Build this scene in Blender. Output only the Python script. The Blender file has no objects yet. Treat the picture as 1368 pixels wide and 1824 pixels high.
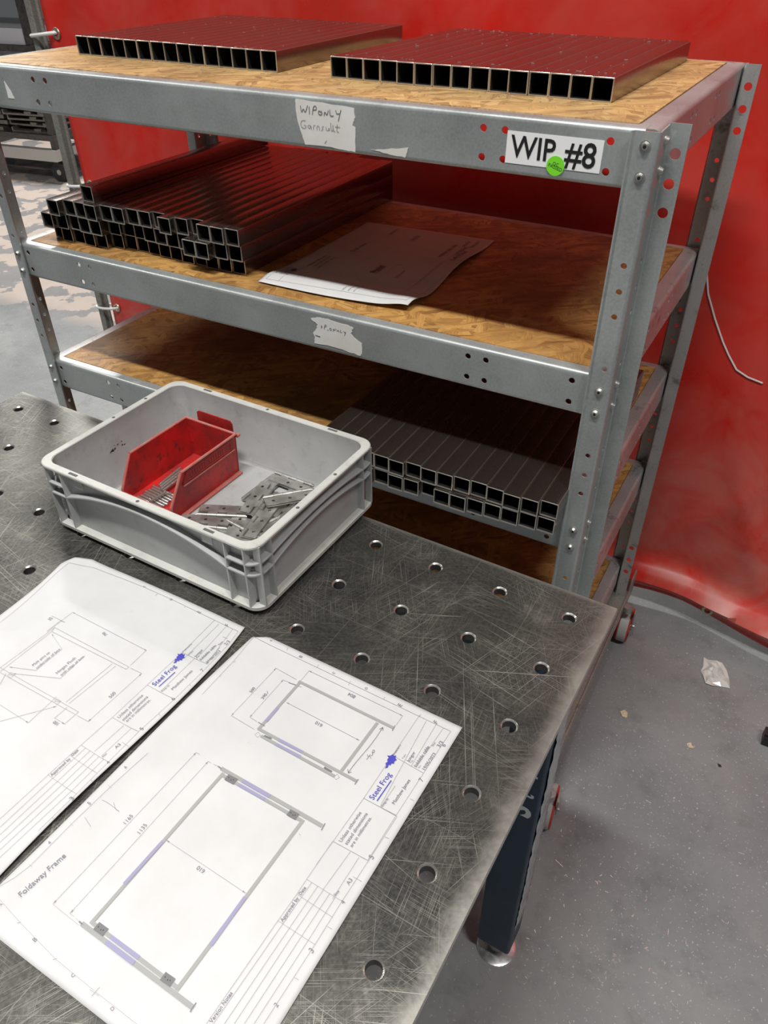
import bpy, bmesh, math, random
from math import pi, sin, cos
from mathutils import Vector, Matrix, geometry, noise
C = bpy.context.scene.collection
TABLE_Z = 0.85

# ---------------------------------------------------------------- camera
FPX, PITCH, ROLL, CAMH = 1361.85559, 0.65412, -0.00501, 0.73114 + TABLE_Z
cp, sp, cr, sr = cos(PITCH), sin(PITCH), cos(ROLL), sin(ROLL)
FWD = Vector((0, cp, -sp)); R0 = Vector((1, 0, 0)); U0 = Vector((0, sp, cp))
RGT = R0 * cr + U0 * sr; UPV = -R0 * sr + U0 * cr
EYE = Vector((0, 0, CAMH))
cam_d = bpy.data.cameras.new('camera'); cam = bpy.data.objects.new('camera', cam_d); C.objects.link(cam)
cam_d.sensor_fit = 'VERTICAL'; cam_d.sensor_height = 24; cam_d.lens = FPX / 1824 * 24
cam_d.clip_start = 0.02; cam_d.clip_end = 100
cam.matrix_world = Matrix(((RGT.x, UPV.x, -FWD.x, 0), (RGT.y, UPV.y, -FWD.y, 0), (RGT.z, UPV.z, -FWD.z, CAMH), (0, 0, 0, 1)))
bpy.context.scene.camera = cam

# frames of reference: the table and the shelving stand at an angle in the room
TAB = Matrix.Translation((-0.011, 0.29038, TABLE_Z)) @ Matrix.Rotation(-0.53852, 4, 'Z')      # hole grid origin
RACK = Matrix.Translation((0.30251, 0.9956, 0)) @ Matrix.Rotation(-0.51427, 4, 'Z')            # front right corner
TI = TAB.inverted(); RI = RACK.inverted()
def ray(px, py): return FWD * FPX + RGT * (px - 684) - UPV * (py - 912)
def S(px, py, z=0.0):                     # photo measurement -> point on a table-parallel plane (table frame)
    d = ray(px, py); t = (TABLE_Z + z - EYE.z) / d.z
    return TI @ (EYE + d * t)
def SR(px, py, z):                        # same in the rack frame, z above the floor
    d = ray(px, py); t = (z - EYE.z) / d.z
    return RI @ (EYE + d * t)

# ---------------------------------------------------------------- world, lights, exposure
sc = bpy.context.scene
sc.view_settings.view_transform = 'Standard'; sc.view_settings.look = 'None'
sc.view_settings.gamma = 1; sc.view_settings.use_curve_mapping = False
sc.view_settings.exposure = 0.06
w = bpy.data.worlds.new('hall'); sc.world = w; w.use_nodes = True
w.node_tree.nodes['Background'].inputs[0].default_value = (0.93, 0.97, 1.0, 1)
w.node_tree.nodes['Background'].inputs[1].default_value = 0.085
def lamp(name, loc, aim, power, sx, sy, col=(1, 1, 1), rot=None):
    l = bpy.data.lights.new(name, 'AREA'); l.shape = 'RECTANGLE'; l.size = sx; l.size_y = sy; l.energy = power; l.color = col
    o = bpy.data.objects.new(name, l); C.objects.link(o); o.location = loc
    d = (Vector(aim) - Vector(loc)); q = d.to_track_quat('-Z', 'Y'); o.rotation_euler = q.to_euler()
    if rot is not None:
        o.matrix_world = Matrix.Translation(loc) @ rot.to_4x4()
    return o
RR = RACK.to_3x3()
lamp('ceiling_lamp', RACK @ Vector((-0.45, -1.42, 5.0)), RACK @ Vector((-0.45, -1.42, 0)), 148, 1.2, 0.22, (1, 0.985, 0.96), rot=RR)
lamp('ceiling_lamp', RACK @ Vector((-4.6, -0.9, 4.8)), RACK @ Vector((-1, 0, 1)), 60, 0.35, 1.2, (1, 0.98, 0.95))
lamp('ceiling_lamp', RACK @ Vector((1.9, -1.5, 5.2)), RACK @ Vector((1.9, -1.5, 0)), 105, 1.2, 0.22, (1, 0.985, 0.96), rot=RR)
lamp('ceiling_lamp', RACK @ Vector((-5.0, 3.5, 5.0)), RACK @ Vector((-5.0, 3.2, 0)), 420, 1.2, 0.4, (1, 0.98, 0.95))

# ---------------------------------------------------------------- materials
def mat(name, col=(0.5, 0.5, 0.5), rough=0.5, metal=0.0, spec=None):
    m = bpy.data.materials.new(name); m.use_nodes = True
    b = m.node_tree.nodes['Principled BSDF']
    b.inputs['Base Color'].default_value = (*col, 1); b.inputs['Roughness'].default_value = rough; b.inputs['Metallic'].default_value = metal
    if spec is not None: b.inputs['Specular IOR Level'].default_value = spec
    return m
class NT:
    def __init__(s, m): s.t = m.node_tree; s.b = s.t.nodes['Principled BSDF']; s.tc = s.t.nodes.new('ShaderNodeTexCoord')
    def n(s, typ, **k):
        nd = s.t.nodes.new(typ)
        for a, v in k.items():
            if a.startswith('i_'): nd.inputs[a[2:].replace('_', ' ')].default_value = v
            else: setattr(nd, a, v)
        return nd
    def l(s, a, b): s.t.links.new(a, b)
    def mapping(s, src='Object', scale=(1, 1, 1), rot=(0, 0, 0), loc=(0, 0, 0)):
        mp = s.n('ShaderNodeMapping'); mp.inputs['Scale'].default_value = scale; mp.inputs['Rotation'].default_value = rot; mp.inputs['Location'].default_value = loc
        s.l(s.tc.outputs[src], mp.inputs[0]); return mp.outputs[0]
    def noise(s, vec, scale=5, detail=4, rough=0.5, dist=0.0):
        nd = s.n('ShaderNodeTexNoise'); nd.inputs['Scale'].default_value = scale; nd.inputs['Detail'].default_value = detail
        nd.inputs['Roughness'].default_value = rough; nd.inputs['Distortion'].default_value = dist; s.l(vec, nd.inputs['Vector']); return nd.outputs[0]
    def ramp(s, fac, stops, interp='LINEAR'):
        r = s.n('ShaderNodeValToRGB'); r.color_ramp.interpolation = interp
        el = r.color_ramp.elements
        while len(el) < len(stops): el.new(0.5)
        for e, (p, c) in zip(el, stops):
            e.position = p; e.color = (*c, 1) if len(c) == 3 else c
        s.l(fac, r.inputs[0]); return r.outputs[0]
    def g(s, fac, stops): return s.ramp(fac, [(p, (v, v, v)) for p, v in stops])
    def mix(s, fac, a, b, mode='MIX'):
        m = s.n('ShaderNodeMix', data_type='RGBA', blend_type=mode)
        for sock, v in ((m.inputs[0], fac), (m.inputs[6], a), (m.inputs[7], b)):
            if isinstance(v, (int, float)): sock.default_value = v
            elif isinstance(v, tuple): sock.default_value = (*v, 1)
            else: s.l(v, sock)
        return m.outputs[2]
    def math(s, op, a, b=0.0, c=None):
        m = s.n('ShaderNodeMath', operation=op)
        for k, v in enumerate((a, b) if c is None else (a, b, c)):
            if isinstance(v, (int, float)): m.inputs[k].default_value = v
            else: s.l(v, m.inputs[k])
        return m.outputs[0]
    def bump(s, h, strength=0.2, dist=0.002):
        b = s.n('ShaderNodeBump'); b.inputs['Strength'].default_value = strength; b.inputs['Distance'].default_value = dist
        s.l(h, b.inputs['Height']); s.l(b.outputs[0], s.b.inputs['Normal'])
    def col(s, v): s.l(v, s.b.inputs['Base Color'])
    def rgh(s, v): s.l(v, s.b.inputs['Roughness'])
def scratches(t, rots, thin=300, src='Object', lo=0.70, hi=0.74, base=1.2):
    out = None
    for k, r in enumerate(rots):
        v = t.mapping(src, rot=(0, 0, r), loc=(k * 3.1, k * 1.7, 0))
        mp = t.n('ShaderNodeMapping'); mp.inputs['Scale'].default_value = (base, thin, 1); t.l(v, mp.inputs[0])
        a = t.noise(mp.outputs[0], 1.0, 1, 0.4)
        m = t.noise(t.mapping(src, loc=(k * 7.3, 2, 0)), 9, 2, 0.5)
        a = t.math('MULTIPLY', t.g(a, [(lo, 0), (hi, 1)]), t.g(m, [(0.42, 0), (0.6, 1)]))
        out = a if out is None else t.math('MAXIMUM', out, a)
    return out

def m_galv(name, dirt=0.15, tint=(0.42, 0.45, 0.44)):
    m = mat(name, tint, 0.4, 0.55); t = NT(m); v = t.mapping()
    n1 = t.noise(v, 6, 5, 0.6); n2 = t.noise(v, 260, 2, 0.5); n3 = t.noise(v, 30, 6, 0.7)
    c = t.mix(t.g(n1, [(0.35, 0), (0.65, 1)]), tuple(x * 0.86 for x in tint), tuple(x * 1.14 for x in tint))
    c = t.mix(t.math('MULTIPLY', t.g(n2, [(0.4, 0), (0.6, 1)]), 0.22), c, (0.62, 0.64, 0.64))
    c = t.mix(t.math('MULTIPLY', t.g(n3, [(0.56, 0), (0.68, 1)]), dirt), c, (0.16, 0.14, 0.12))
    t.col(c); t.rgh(t.g(n1, [(0.3, 0.34), (0.7, 0.48)])); t.bump(n3, 0.05, 0.001)
    return m
GALV = m_galv('galvanised_steel'); GALV_OLD = m_galv('worn_galvanised_steel', 0.75, (0.44, 0.43, 0.42))
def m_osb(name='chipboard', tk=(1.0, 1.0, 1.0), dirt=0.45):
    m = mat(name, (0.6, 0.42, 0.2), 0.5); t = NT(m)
    v0 = t.mapping(); nz = t.n('ShaderNodeTexNoise'); nz.inputs['Scale'].default_value = 14; nz.inputs['Detail'].default_value = 3; t.l(v0, nz.inputs['Vector'])
    add = t.n('ShaderNodeVectorMath', operation='SCALE'); t.l(nz.outputs['Color'], add.inputs[0]); add.inputs['Scale'].default_value = 0.035
    ad2 = t.n('ShaderNodeVectorMath', operation='ADD'); t.l(v0, ad2.inputs[0]); t.l(add.outputs[0], ad2.inputs[1])
    acc = None; hh = None
    for k, r in enumerate((0.25, 1.25, -0.7)):
        mp = t.n('ShaderNodeMapping'); mp.inputs['Rotation'].default_value = (0, 0, r); mp.inputs['Location'].default_value = (k * 2.3, k, 0); t.l(ad2.outputs[0], mp.inputs[0])
        m2 = t.n('ShaderNodeMapping'); m2.inputs['Scale'].default_value = (22, 95, 1); t.l(mp.outputs[0], m2.inputs[0])
        vo = t.n('ShaderNodeTexVoronoi', voronoi_dimensions='2D'); vo.inputs['Scale'].default_value = 1; t.l(m2.outputs[0], vo.inputs['Vector'])
        m3 = t.n('ShaderNodeMapping'); m3.inputs['Scale'].default_value = (14, 420, 1); t.l(mp.outputs[0], m3.inputs[0])
        gr = t.noise(m3.outputs[0], 1, 3, 0.6)
        sep = t.n('ShaderNodeSeparateColor'); t.l(vo.outputs['Color'], sep.inputs[0])
        f = t.math('ADD', t.math('MULTIPLY', sep.outputs[0], 0.34), t.math('MULTIPLY', gr, 0.68))
        c = t.ramp(f, [(0.18, (0.13, 0.07, 0.03)), (0.36, (0.38, 0.22, 0.085)), (0.58, (0.60, 0.38, 0.15)), (0.88, (0.76, 0.55, 0.27))])
        c = t.mix(1.0, c, tk, 'MULTIPLY')
        if acc is None: acc = c; hh = f
        else:
            sel = t.g(sep.outputs[1], [(0.50, 0), (0.54, 1)]); acc = t.mix(sel, acc, c); hh = t.mix(sel, hh, f)
    big = t.noise(v0, 5, 5, 0.65)
    acc = t.mix(t.math('MULTIPLY', t.g(big, [(0.44, 0), (0.62, 1)]), dirt), acc, tuple(x * y for x, y in zip((0.20, 0.12, 0.055), tk)))
    t.col(acc); t.bump(hh, 0.35, 0.002); t.rgh(t.g(big, [(0.3, 0.42), (0.7, 0.6)]))
    return m
OSB = m_osb(); OSB_DARK = m_osb('dark_chipboard', (0.80, 0.68, 0.50), 0.70)  # lower boards tinted darker and more heavily blotched than the top board
def m_tube(name, tint, tint2, r0=0.16, r1=0.34):
    m = mat(name, tint, 0.25, 0.95); t = NT(m); v = t.mapping(scale=(1, 0.25, 1))
    n = t.noise(v, 30, 5, 0.65); n2 = t.noise(t.mapping(scale=(1, 0.03, 1)), 260, 2, 0.5)
    c = t.mix(t.g(n, [(0.35, 0), (0.7, 1)]), tint, tint2); t.col(c)
    t.rgh(t.math('ADD', t.g(n, [(0.35, r0), (0.7, r1)]), t.math('MULTIPLY', n2, 0.08)))
    m.node_tree.nodes['Principled BSDF'].inputs['Coat Weight'].default_value = 0.15
    return m
TUBE = m_tube('oiled_mild_steel', (0.27, 0.23, 0.21), (0.22, 0.185, 0.17), 0.19, 0.27)
TUBE_EDGE = m_tube('lighter_steel_corner', (0.36, 0.32, 0.29), (0.28, 0.25, 0.22), 0.3, 0.45)  # corner faces lighter and rougher than the flats
TUBE_CUT = mat('sawn_steel_edge', (0.62, 0.58, 0.52), 0.35, 0.85)
TUBE_IN = mat('shaded_tube_bore', (0.012, 0.011, 0.010), 0.65, 0.0, 0.2)  # near-black colour stands in for the shade inside the tubes
def m_pvc():
    m = mat('red_pvc', (0.60, 0.012, 0.008), 0.3); t = NT(m); v = t.mapping()
    n = t.noise(v, 2.2, 6, 0.62, 0.6); n2 = t.noise(v, 5, 7, 0.62, 0.8)
    sx = t.n('ShaderNodeSeparateXYZ'); t.l(v, sx.inputs[0])
    c = t.mix(t.g(n, [(0.38, 0), (0.66, 1)]), (0.64, 0.013, 0.007), (0.52, 0.024, 0.014))
    low = t.g(sx.outputs[2], [(0.0, 0.75), (0.9, 0.0)])          # dust splashed up from the floor
    dust = t.math('MULTIPLY', t.g(n2, [(0.36, 0), (0.66, 1)]), t.math('ADD', low, 0.22))
    c = t.mix(dust, c, (0.52, 0.17, 0.13)); t.col(c)
    t.rgh(t.math('ADD', t.g(n2, [(0.3, 0.24), (0.7, 0.42)]), 0.0)); t.bump(t.noise(v, 3.0, 3, 0.45, 0.8), 0.4, 0.008)
    return m
PVC = m_pvc()
def m_table():
    m = mat('scratched_plate_steel', (0.2, 0.2, 0.2), 0.35, 0.75); t = NT(m); v = t.mapping()
    n = t.noise(v, 3.5, 6, 0.65); n2 = t.noise(v, 14, 6, 0.7); n3 = t.noise(v, 220, 3, 0.6)
    c = t.mix(t.g(n, [(0.36, 0), (0.64, 1)]), (0.050, 0.051, 0.050), (0.105, 0.100, 0.086))
    c = t.mix(t.math('MULTIPLY', t.g(n3, [(0.35, 0), (0.7, 1)]), 0.35), c, (0.22, 0.215, 0.19))
    c = t.mix(t.math('MULTIPLY', t.g(n2, [(0.58, 0), (0.74, 1)]), 0.45), c, (0.36, 0.35, 0.31))
    s = scratches(t, (0.2, 1.1, 1.9, 2.7), 900, lo=0.68, hi=0.74, base=3)
    s2 = scratches(t, (0.0, 1.45, 0.95, 2.05, 2.6), 1500, lo=0.62, hi=0.70, base=14)
    s = t.math('MAXIMUM', s, t.math('MULTIPLY', s2, 0.55))
    # scribed 100 mm grid between the holes
    sx = t.n('ShaderNodeSeparateXYZ'); t.l(v, sx.inputs[0]); grid = None
    for k in (0, 1):
        q = t.math('ABSOLUTE', t.math('SUBTRACT', t.math('FRACT', t.math('MULTIPLY', t.math('ADD', sx.outputs[k], 10.0), 10.0)), 0.5))
        gk = t.math('MULTIPLY', t.math('LESS_THAN', q, 0.0038), 0.35)
        grid = gk if grid is None else t.math('MAXIMUM', grid, gk)
    # bare worn right-hand and back edge
    e = t.g(t.math('ADD', sx.outputs[0], t.math('MULTIPLY', n2, 0.035)), [(0.045, 0), (0.066, 1)])
    e2 = t.g(t.math('SUBTRACT', sx.outputs[1], 0.48), [(0.062, 0), (0.069, 0.7)])
    s = t.math('MAXIMUM', t.math('MAXIMUM', s, grid), t.math('MULTIPLY', t.math('MAXIMUM', e, e2), 0.75))
    c = t.mix(t.math('MULTIPLY', s, 0.8), c, (0.50, 0.485, 0.43)); t.col(c)
    t.rgh(t.math('ADD', t.g(n2, [(0.3, 0.30), (0.7, 0.46)]), t.math('MULTIPLY', s, 0.15)))
    t.bump(t.math('SUBTRACT', n3, t.math('MULTIPLY', s, 0.8)), 0.12, 0.0006)
    return m
PLATE = m_table(); BORE_IN = mat('shaded_bore_wall', (0.07, 0.065, 0.06), 0.5, 0.6); BORE = mat('bright_bored_steel', (0.62, 0.60, 0.56), 0.28, 0.9)  # bore walls coloured dark for the shade inside the holes
def m_floor():
    m = mat('painted_concrete', (0.2, 0.2, 0.2), 0.5); t = NT(m); v = t.mapping()
    n = t.noise(v, 1.6, 7, 0.62, 0.4); n2 = t.noise(v, 9, 7, 0.72); n3 = t.noise(v, 160, 3, 0.6); n4 = t.noise(v, 5.0, 5, 0.55)
    c = t.mix(t.g(n, [(0.36, 0), (0.64, 1)]), (0.180, 0.190, 0.195), (0.285, 0.290, 0.285))
    c = t.mix(t.math('MULTIPLY', t.g(n2, [(0.52, 0), (0.72, 1)]), 0.55), c, (0.11, 0.108, 0.105))
    c = t.mix(t.math('MULTIPLY', t.g(n2, [(0.28, 1), (0.42, 0)]), 0.3), c, (0.36, 0.355, 0.33))
    c = t.mix(t.math('MULTIPLY', t.g(n3, [(0.635, 0), (0.68, 1)]), 0.6), c, (0.62, 0.60, 0.54))
    # flaked paint showing pale screed, only in the aisle to the left
    sx = t.n('ShaderNodeSeparateXYZ'); t.l(v, sx.inputs[0])
    reg = t.math('MULTIPLY', t.g(t.math('DIVIDE', sx.outputs[0], -10.0), [(0.235, 0), (0.265, 1)]), t.g(t.math('DIVIDE', t.math('SUBTRACT', sx.outputs[1], 0.0), 10.0), [(0.135, 0), (0.15, 1)]))
    flake = t.math('MULTIPLY', t.g(n4, [(0.485, 0), (0.50, 1)]), reg)
    c = t.mix(t.math('MULTIPLY', reg, 0.5), c, (0.20, 0.175, 0.175))
    c = t.mix(t.math('MULTIPLY', flake, 0.85), c, (0.46, 0.385, 0.33))
    t.col(c); t.rgh(t.g(n2, [(0.3, 0.38), (0.7, 0.62)])); t.bump(t.math('ADD', n2, t.math('MULTIPLY', n3, 0.3)), 0.15, 0.002)
    return m
FLOOR = m_floor()
def m_plastic(name, a, b, dirtc, amt, rough=0.45, scale=9):
    m = mat(name, a, rough); t = NT(m); v = t.mapping()
    n = t.noise(v, scale, 6, 0.68); n2 = t.noise(v, scale * 5, 5, 0.7)
    c = t.mix(t.g(n, [(0.35, 0), (0.65, 1)]), a, b)
    c = t.mix(t.math('MULTIPLY', t.g(n2, [(0.54, 0), (0.72, 1)]), amt), c, dirtc)
    t.col(c); t.rgh(t.g(n, [(0.3, rough - 0.06), (0.7, rough + 0.12)])); return m
CRATE = m_plastic('grey_polypropylene', (0.36, 0.365, 0.36), (0.43, 0.435, 0.43), (0.22, 0.20, 0.17), 0.35)
CRATE_RIM = m_plastic('scuffed_grey_polypropylene', (0.46, 0.46, 0.43), (0.56, 0.56, 0.52), (0.38, 0.36, 0.32), 0.5)
BIN = m_plastic('dirty_red_polypropylene', (0.60, 0.020, 0.018), (0.26, 0.018, 0.017), (0.06, 0.028, 0.025), 1.0, 0.42, 15)
BIN_RIM = m_plastic('rubbed_red_polypropylene', (0.55, 0.10, 0.08), (0.42, 0.20, 0.17), (0.16, 0.08, 0.07), 0.5, 0.5, 40)
BIN_DARK = mat('recessed_red_plastic', (0.24, 0.015, 0.014), 0.5)
def m_zinc(name, a, b, r=0.28):
    m = mat(name, a, r, 0.85); t = NT(m); n = t.noise(t.mapping(), 45, 5, 0.6)
    t.col(t.mix(t.g(n, [(0.35, 0), (0.65, 1)]), a, b)); t.rgh(t.g(n, [(0.3, r), (0.7, r + 0.16)])); return m
ZINC = m_zinc('zinc_plated_steel', (0.40, 0.39, 0.36), (0.56, 0.55, 0.52), 0.34); PIN = m_zinc('bright_steel', (0.66, 0.64, 0.60), (0.55, 0.53, 0.50), 0.16)
def m_paper(name, a=(0.62, 0.62, 0.615), b=(0.575, 0.575, 0.57)):
    m = mat(name, a, 0.62, 0, 0.3); t = NT(m); n = t.noise(t.mapping(), 11, 5, 0.6); n2 = t.noise(t.mapping(), 34, 4, 0.6)
    c = t.mix(t.g(n, [(0.4, 0), (0.65, 1)]), a, b); c = t.mix(t.math('MULTIPLY', t.g(n2, [(0.70, 0), (0.78, 1)]), 0.28), c, (0.45, 0.44, 0.42))
    t.col(c); return m
PAPER = m_paper('white_drawing_paper'); OLDPAPER = m_paper('torn_white_label', (0.80, 0.79, 0.76), (0.70, 0.68, 0.62))
INK = mat('grey_printed_line', (0.36, 0.36, 0.37), 0.6); INKT = mat('dark_printed_text', (0.20, 0.20, 0.23), 0.6)
BAR = mat('grey_printed_fill', (0.33, 0.335, 0.32), 0.6); BARB = mat('lilac_printed_fill', (0.30, 0.29, 0.43), 0.6); BARD = mat('dark_printed_fill', (0.17, 0.17, 0.17), 0.6)
BLUE = mat('blue_printed_ink', (0.055, 0.055, 0.42), 0.55); PEN = mat('pen_ink', (0.10, 0.10, 0.14), 0.5); BLACKINK = mat('black_ink', (0.012, 0.012, 0.013), 0.5)
WHITE = mat('white_label', (0.92, 0.92, 0.91), 0.45); GREEN = mat('fluorescent_green_sticker', (0.22, 0.80, 0.03), 0.5); GREENINK = mat('dark_green_ink', (0.02, 0.10, 0.02), 0.5)
NAVY = m_plastic('navy_powder_coat', (0.010, 0.030, 0.055), (0.013, 0.036, 0.066), (0.03, 0.05, 0.07), 0.3, 0.38, 12)
LETTER = mat('white_lettering', (0.62, 0.64, 0.66), 0.5); CHROME = m_zinc('turned_steel', (0.62, 0.61, 0.60), (0.72, 0.71, 0.70), 0.2)
FILM = mat('clear_tape_film', (0.42, 0.44, 0.46), 0.15); BLACK = mat('black_plastic', (0.012, 0.012, 0.013), 0.45); RUBBER = mat('dark_rubber', (0.03, 0.03, 0.03), 0.7)
TYRE = mat('grey_polyurethane', (0.42, 0.40, 0.38), 0.5); REDHUB = mat('red_wheel_core', (0.48, 0.04, 0.03), 0.45); DOLLY = m_galv('dusty_mild_steel', 0.55, (0.33, 0.30, 0.26))
POLE = m_galv('painted_frame_tube', 0.4, (0.26, 0.25, 0.22)); TIE = mat('white_nylon', (0.80, 0.80, 0.77), 0.4); BRASS = m_zinc('brass_eyelet', (0.60, 0.53, 0.38), (0.45, 0.40, 0.30), 0.25)
CREAM = mat('pale_painted_steel', (0.50, 0.49, 0.46), 0.45, 0.2); DARKSTEEL = m_zinc('dark_raw_steel', (0.10, 0.095, 0.09), (0.16, 0.15, 0.14), 0.4)
PALE = mat('pale_grey_sheet', (0.52, 0.52, 0.56), 0.3); CRUMB = mat('tan_cardboard', (0.62, 0.50, 0.33), 0.8); SWARF = mat('bright_swarf', (0.80, 0.78, 0.72), 0.25, 0.7)
CLING = mat('crumpled_translucent_film', (0.62, 0.61, 0.57), 0.25)
BRWALL = mat('grey_block_wall', (0.30, 0.30, 0.30), 0.8)

# ---------------------------------------------------------------- mesh helpers
class MB:
    def __init__(s): s.bm = bmesh.new(); s.mats = []
    def mi(s, m):
        if m is None: return 0
        if m not in s.mats: s.mats.append(m)
        return s.mats.index(m)
    def face(s, pts, m=None):
        vs = [s.bm.verts.new(p) for p in pts]; f = s.bm.faces.new(vs); f.material_index = s.mi(m); return f
    def box(s, x0, x1, y0, y1, z0, z1, m=None, M=None):
        P = [Vector((x, y, z)) for z in (z0, z1) for y in (y0, y1) for x in (x0, x1)]
        if M: P = [M @ p for p in P]
        v = [s.bm.verts.new(p) for p in P]; k = s.mi(m)
        for q in ((0, 2, 3, 1), (4, 5, 7, 6), (0, 1, 5, 4), (2, 6, 7, 3), (0, 4, 6, 2), (1, 3, 7, 5)):
            s.bm.faces.new([v[i] for i in q]).material_index = k
    def loft(s, loops, m=None, closed=True, caps=(False, False)):
        k = s.mi(m); L = [[s.bm.verts.new(p) for p in lp] for lp in loops]; n = len(L[0])
        for a, b in zip(L, L[1:]):
            for i in range(n if closed else n - 1):
                j = (i + 1) % n; s.bm.faces.new((a[i], a[j], b[j], b[i])).material_index = k
        if caps[0]: s.bm.faces.new(list(reversed(L[0]))).material_index = k
        if caps[1]: s.bm.faces.new(L[-1]).material_index = k
    def cyl(s, a, b, r, n=16, m=None, r2=None, caps=True):
        a, b = Vector(a), Vector(b); d = (b - a).normalized(); q = d.to_track_quat('Z', 'Y').to_matrix()
        r2 = r if r2 is None else r2
        la = [a + q @ Vector((r * cos(2 * pi * i / n), r * sin(2 * pi * i / n), 0)) for i in range(n)]
        lb = [b + q @ Vector((r2 * cos(2 * pi * i / n), r2 * sin(2 * pi * i / n), 0)) for i in range(n)]
        s.loft([la, lb], m, True, (caps, caps))
    def tube(s, pts, r, n=8, m=None):
        pts = [Vector(p) for p in pts]; loops = []
        for i, p in enumerate(pts):
            d = (pts[min(i + 1, len(pts) - 1)] - pts[max(i - 1, 0)]).normalized()
            up = Vector((0, 0, 1)) if abs(d.z) < 0.9 else Vector((1, 0, 0)); x = d.cross(up).normalized(); y = x.cross(d)
            loops.append([p + x * (r * cos(2 * pi * k / n)) + y * (r * sin(2 * pi * k / n)) for k in range(n)])
        s.loft(loops, m, True, (True, True))
    def plate(s, outer, holes, t, F, m=None, hm=None):
        """flat plate with round holes. outer: 2D polygon, holes: (a, b, r); F(a, b, c) -> 3D, c = 0..t"""
        rings = [list(outer)] + [[(a + r * cos(2 * pi * i / 14), b + r * sin(2 * pi * i / 14)) for i in range(14)] for a, b, r in holes]
        tri = geometry.tessellate_polygon([[Vector((x, y, 0)) for x, y in rg] for rg in rings])
        flat = [p for rg in rings for p in rg]; k = s.mi(m)
        A = [s.bm.verts.new(F(x, y, 0)) for x, y in flat]; B = [s.bm.verts.new(F(x, y, t)) for x, y in flat]
        for q in tri:
            try:
                s.bm.faces.new([A[i] for i in q]).material_index = k; s.bm.faces.new([B[i] for i in reversed(q)]).material_index = k
            except ValueError: pass
        o = 0
        for ri, rg in enumerate(rings):
            n = len(rg)
            for i in range(n):
                j = (i + 1) % n; s.bm.faces.new((A[o + i], A[o + j], B[o + j], B[o + i])).material_index = s.mi(hm) if (ri and hm) else k
            o += n
    def strip(s, prof, a0, a1, F, m=None):
        """open 2D profile extruded a0..a1; F(a, b, c)"""
        s.loft([[F(a0, b, c) for b, c in prof], [F(a1, b, c) for b, c in prof]], m, False)
    def build(s, name, m=None, parent=None, smooth=False, recalc=True, solid=0):
        bm = s.bm
        if recalc: bmesh.ops.recalc_face_normals(bm, faces=bm.faces)
        if smooth:
            for f in bm.faces: f.smooth = True
        me = bpy.data.meshes.new(name); bm.to_mesh(me); bm.free()
        for x in (s.mats or [m]): me.materials.append(x)
        if smooth: me.set_sharp_from_angle(angle=math.radians(35))
        o = bpy.data.objects.new(name, me); C.objects.link(o); o.parent = parent
        if solid:
            md = o.modifiers.new('thickness', 'SOLIDIFY'); md.thickness = solid; md.offset = 0
        return o
def MBm(m): b = MB(); b.mi(m); return b
def tag(o, label=None, cat=None, group=None, kind=None):
    for k, v in (('label', label), ('category', cat), ('group', group), ('kind', kind)):
        if v: o[k] = v
    return o
def empty(name, M, label, cat, group=None):
    o = bpy.data.objects.new(name, None); C.objects.link(o); o.matrix_world = M; o.empty_display_size = 0.05
    return tag(o, label, cat, group)
def put(o, M): o.matrix_world = M; return o
def rrect(x0, x1, y0, y1, r, z, n=6):
    out = []
    for cx, cy, a in ((x1 - r, y0 + r, -90), (x1 - r, y1 - r, 0), (x0 + r, y1 - r, 90), (x0 + r, y0 + r, 180)):
        for i in range(n + 1):
            t = math.radians(a + 90 * i / n); out.append(Vector((cx + r * cos(t), cy + r * sin(t), z)))
    return out
_fontcache = {}
def text_geo(body, bold=0.0):
    key = (body, bold)
    if key not in _fontcache:
        cu = bpy.data.curves.new('t', 'FONT'); cu.body = body; cu.size = 1; cu.offset = bold; cu.resolution_u = 3
        o = bpy.data.objects.new('t', cu); C.objects.link(o)
        dg = bpy.context.evaluated_depsgraph_get(); me = bpy.data.meshes.new_from_object(o.evaluated_get(dg))
        vs = [tuple(v.co) for v in me.vertices]; fs = [tuple(p.vertices) for p in me.polygons]
        bpy.data.objects.remove(o); bpy.data.curves.remove(cu); bpy.data.meshes.remove(me)
        x0 = min(v[0] for v in vs); x1 = max(v[0] for v in vs)
        _fontcache[key] = (vs, fs, x0, x1)
    return _fontcache[key]
def put_text(mb, body, F, m, bold=0.0):
    """F(u, v) maps glyph coordinates (advance normalised to 0..1 wide; v in the same unit) to 3D"""
    vs, fs, x0, x1 = text_geo(body, bold); W = x1 - x0; k = mb.mi(m)
    V = [mb.bm.verts.new(F((x - x0) / W, y / W)) for x, y, z in vs]
    for f in fs:
        try: mb.bm.faces.new([V[i] for i in f]).material_index = k
        except ValueError: pass

# ---------------------------------------------------------------- floor and back wall
b = MBm(FLOOR); b.face([(-16, -4, 0), (8, -4, 0), (8, 16, 0), (-16, 16, 0)])
fl = b.build('floor', FLOOR); fl.matrix_world = RACK; fl['kind'] = 'structure'
b = MBm(BRWALL); b.box(-16, 8, 15.9, 16.1, 0, 6); wl = b.build('wall_back', BRWALL); wl.matrix_world = RACK; wl['kind'] = 'structure'

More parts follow.
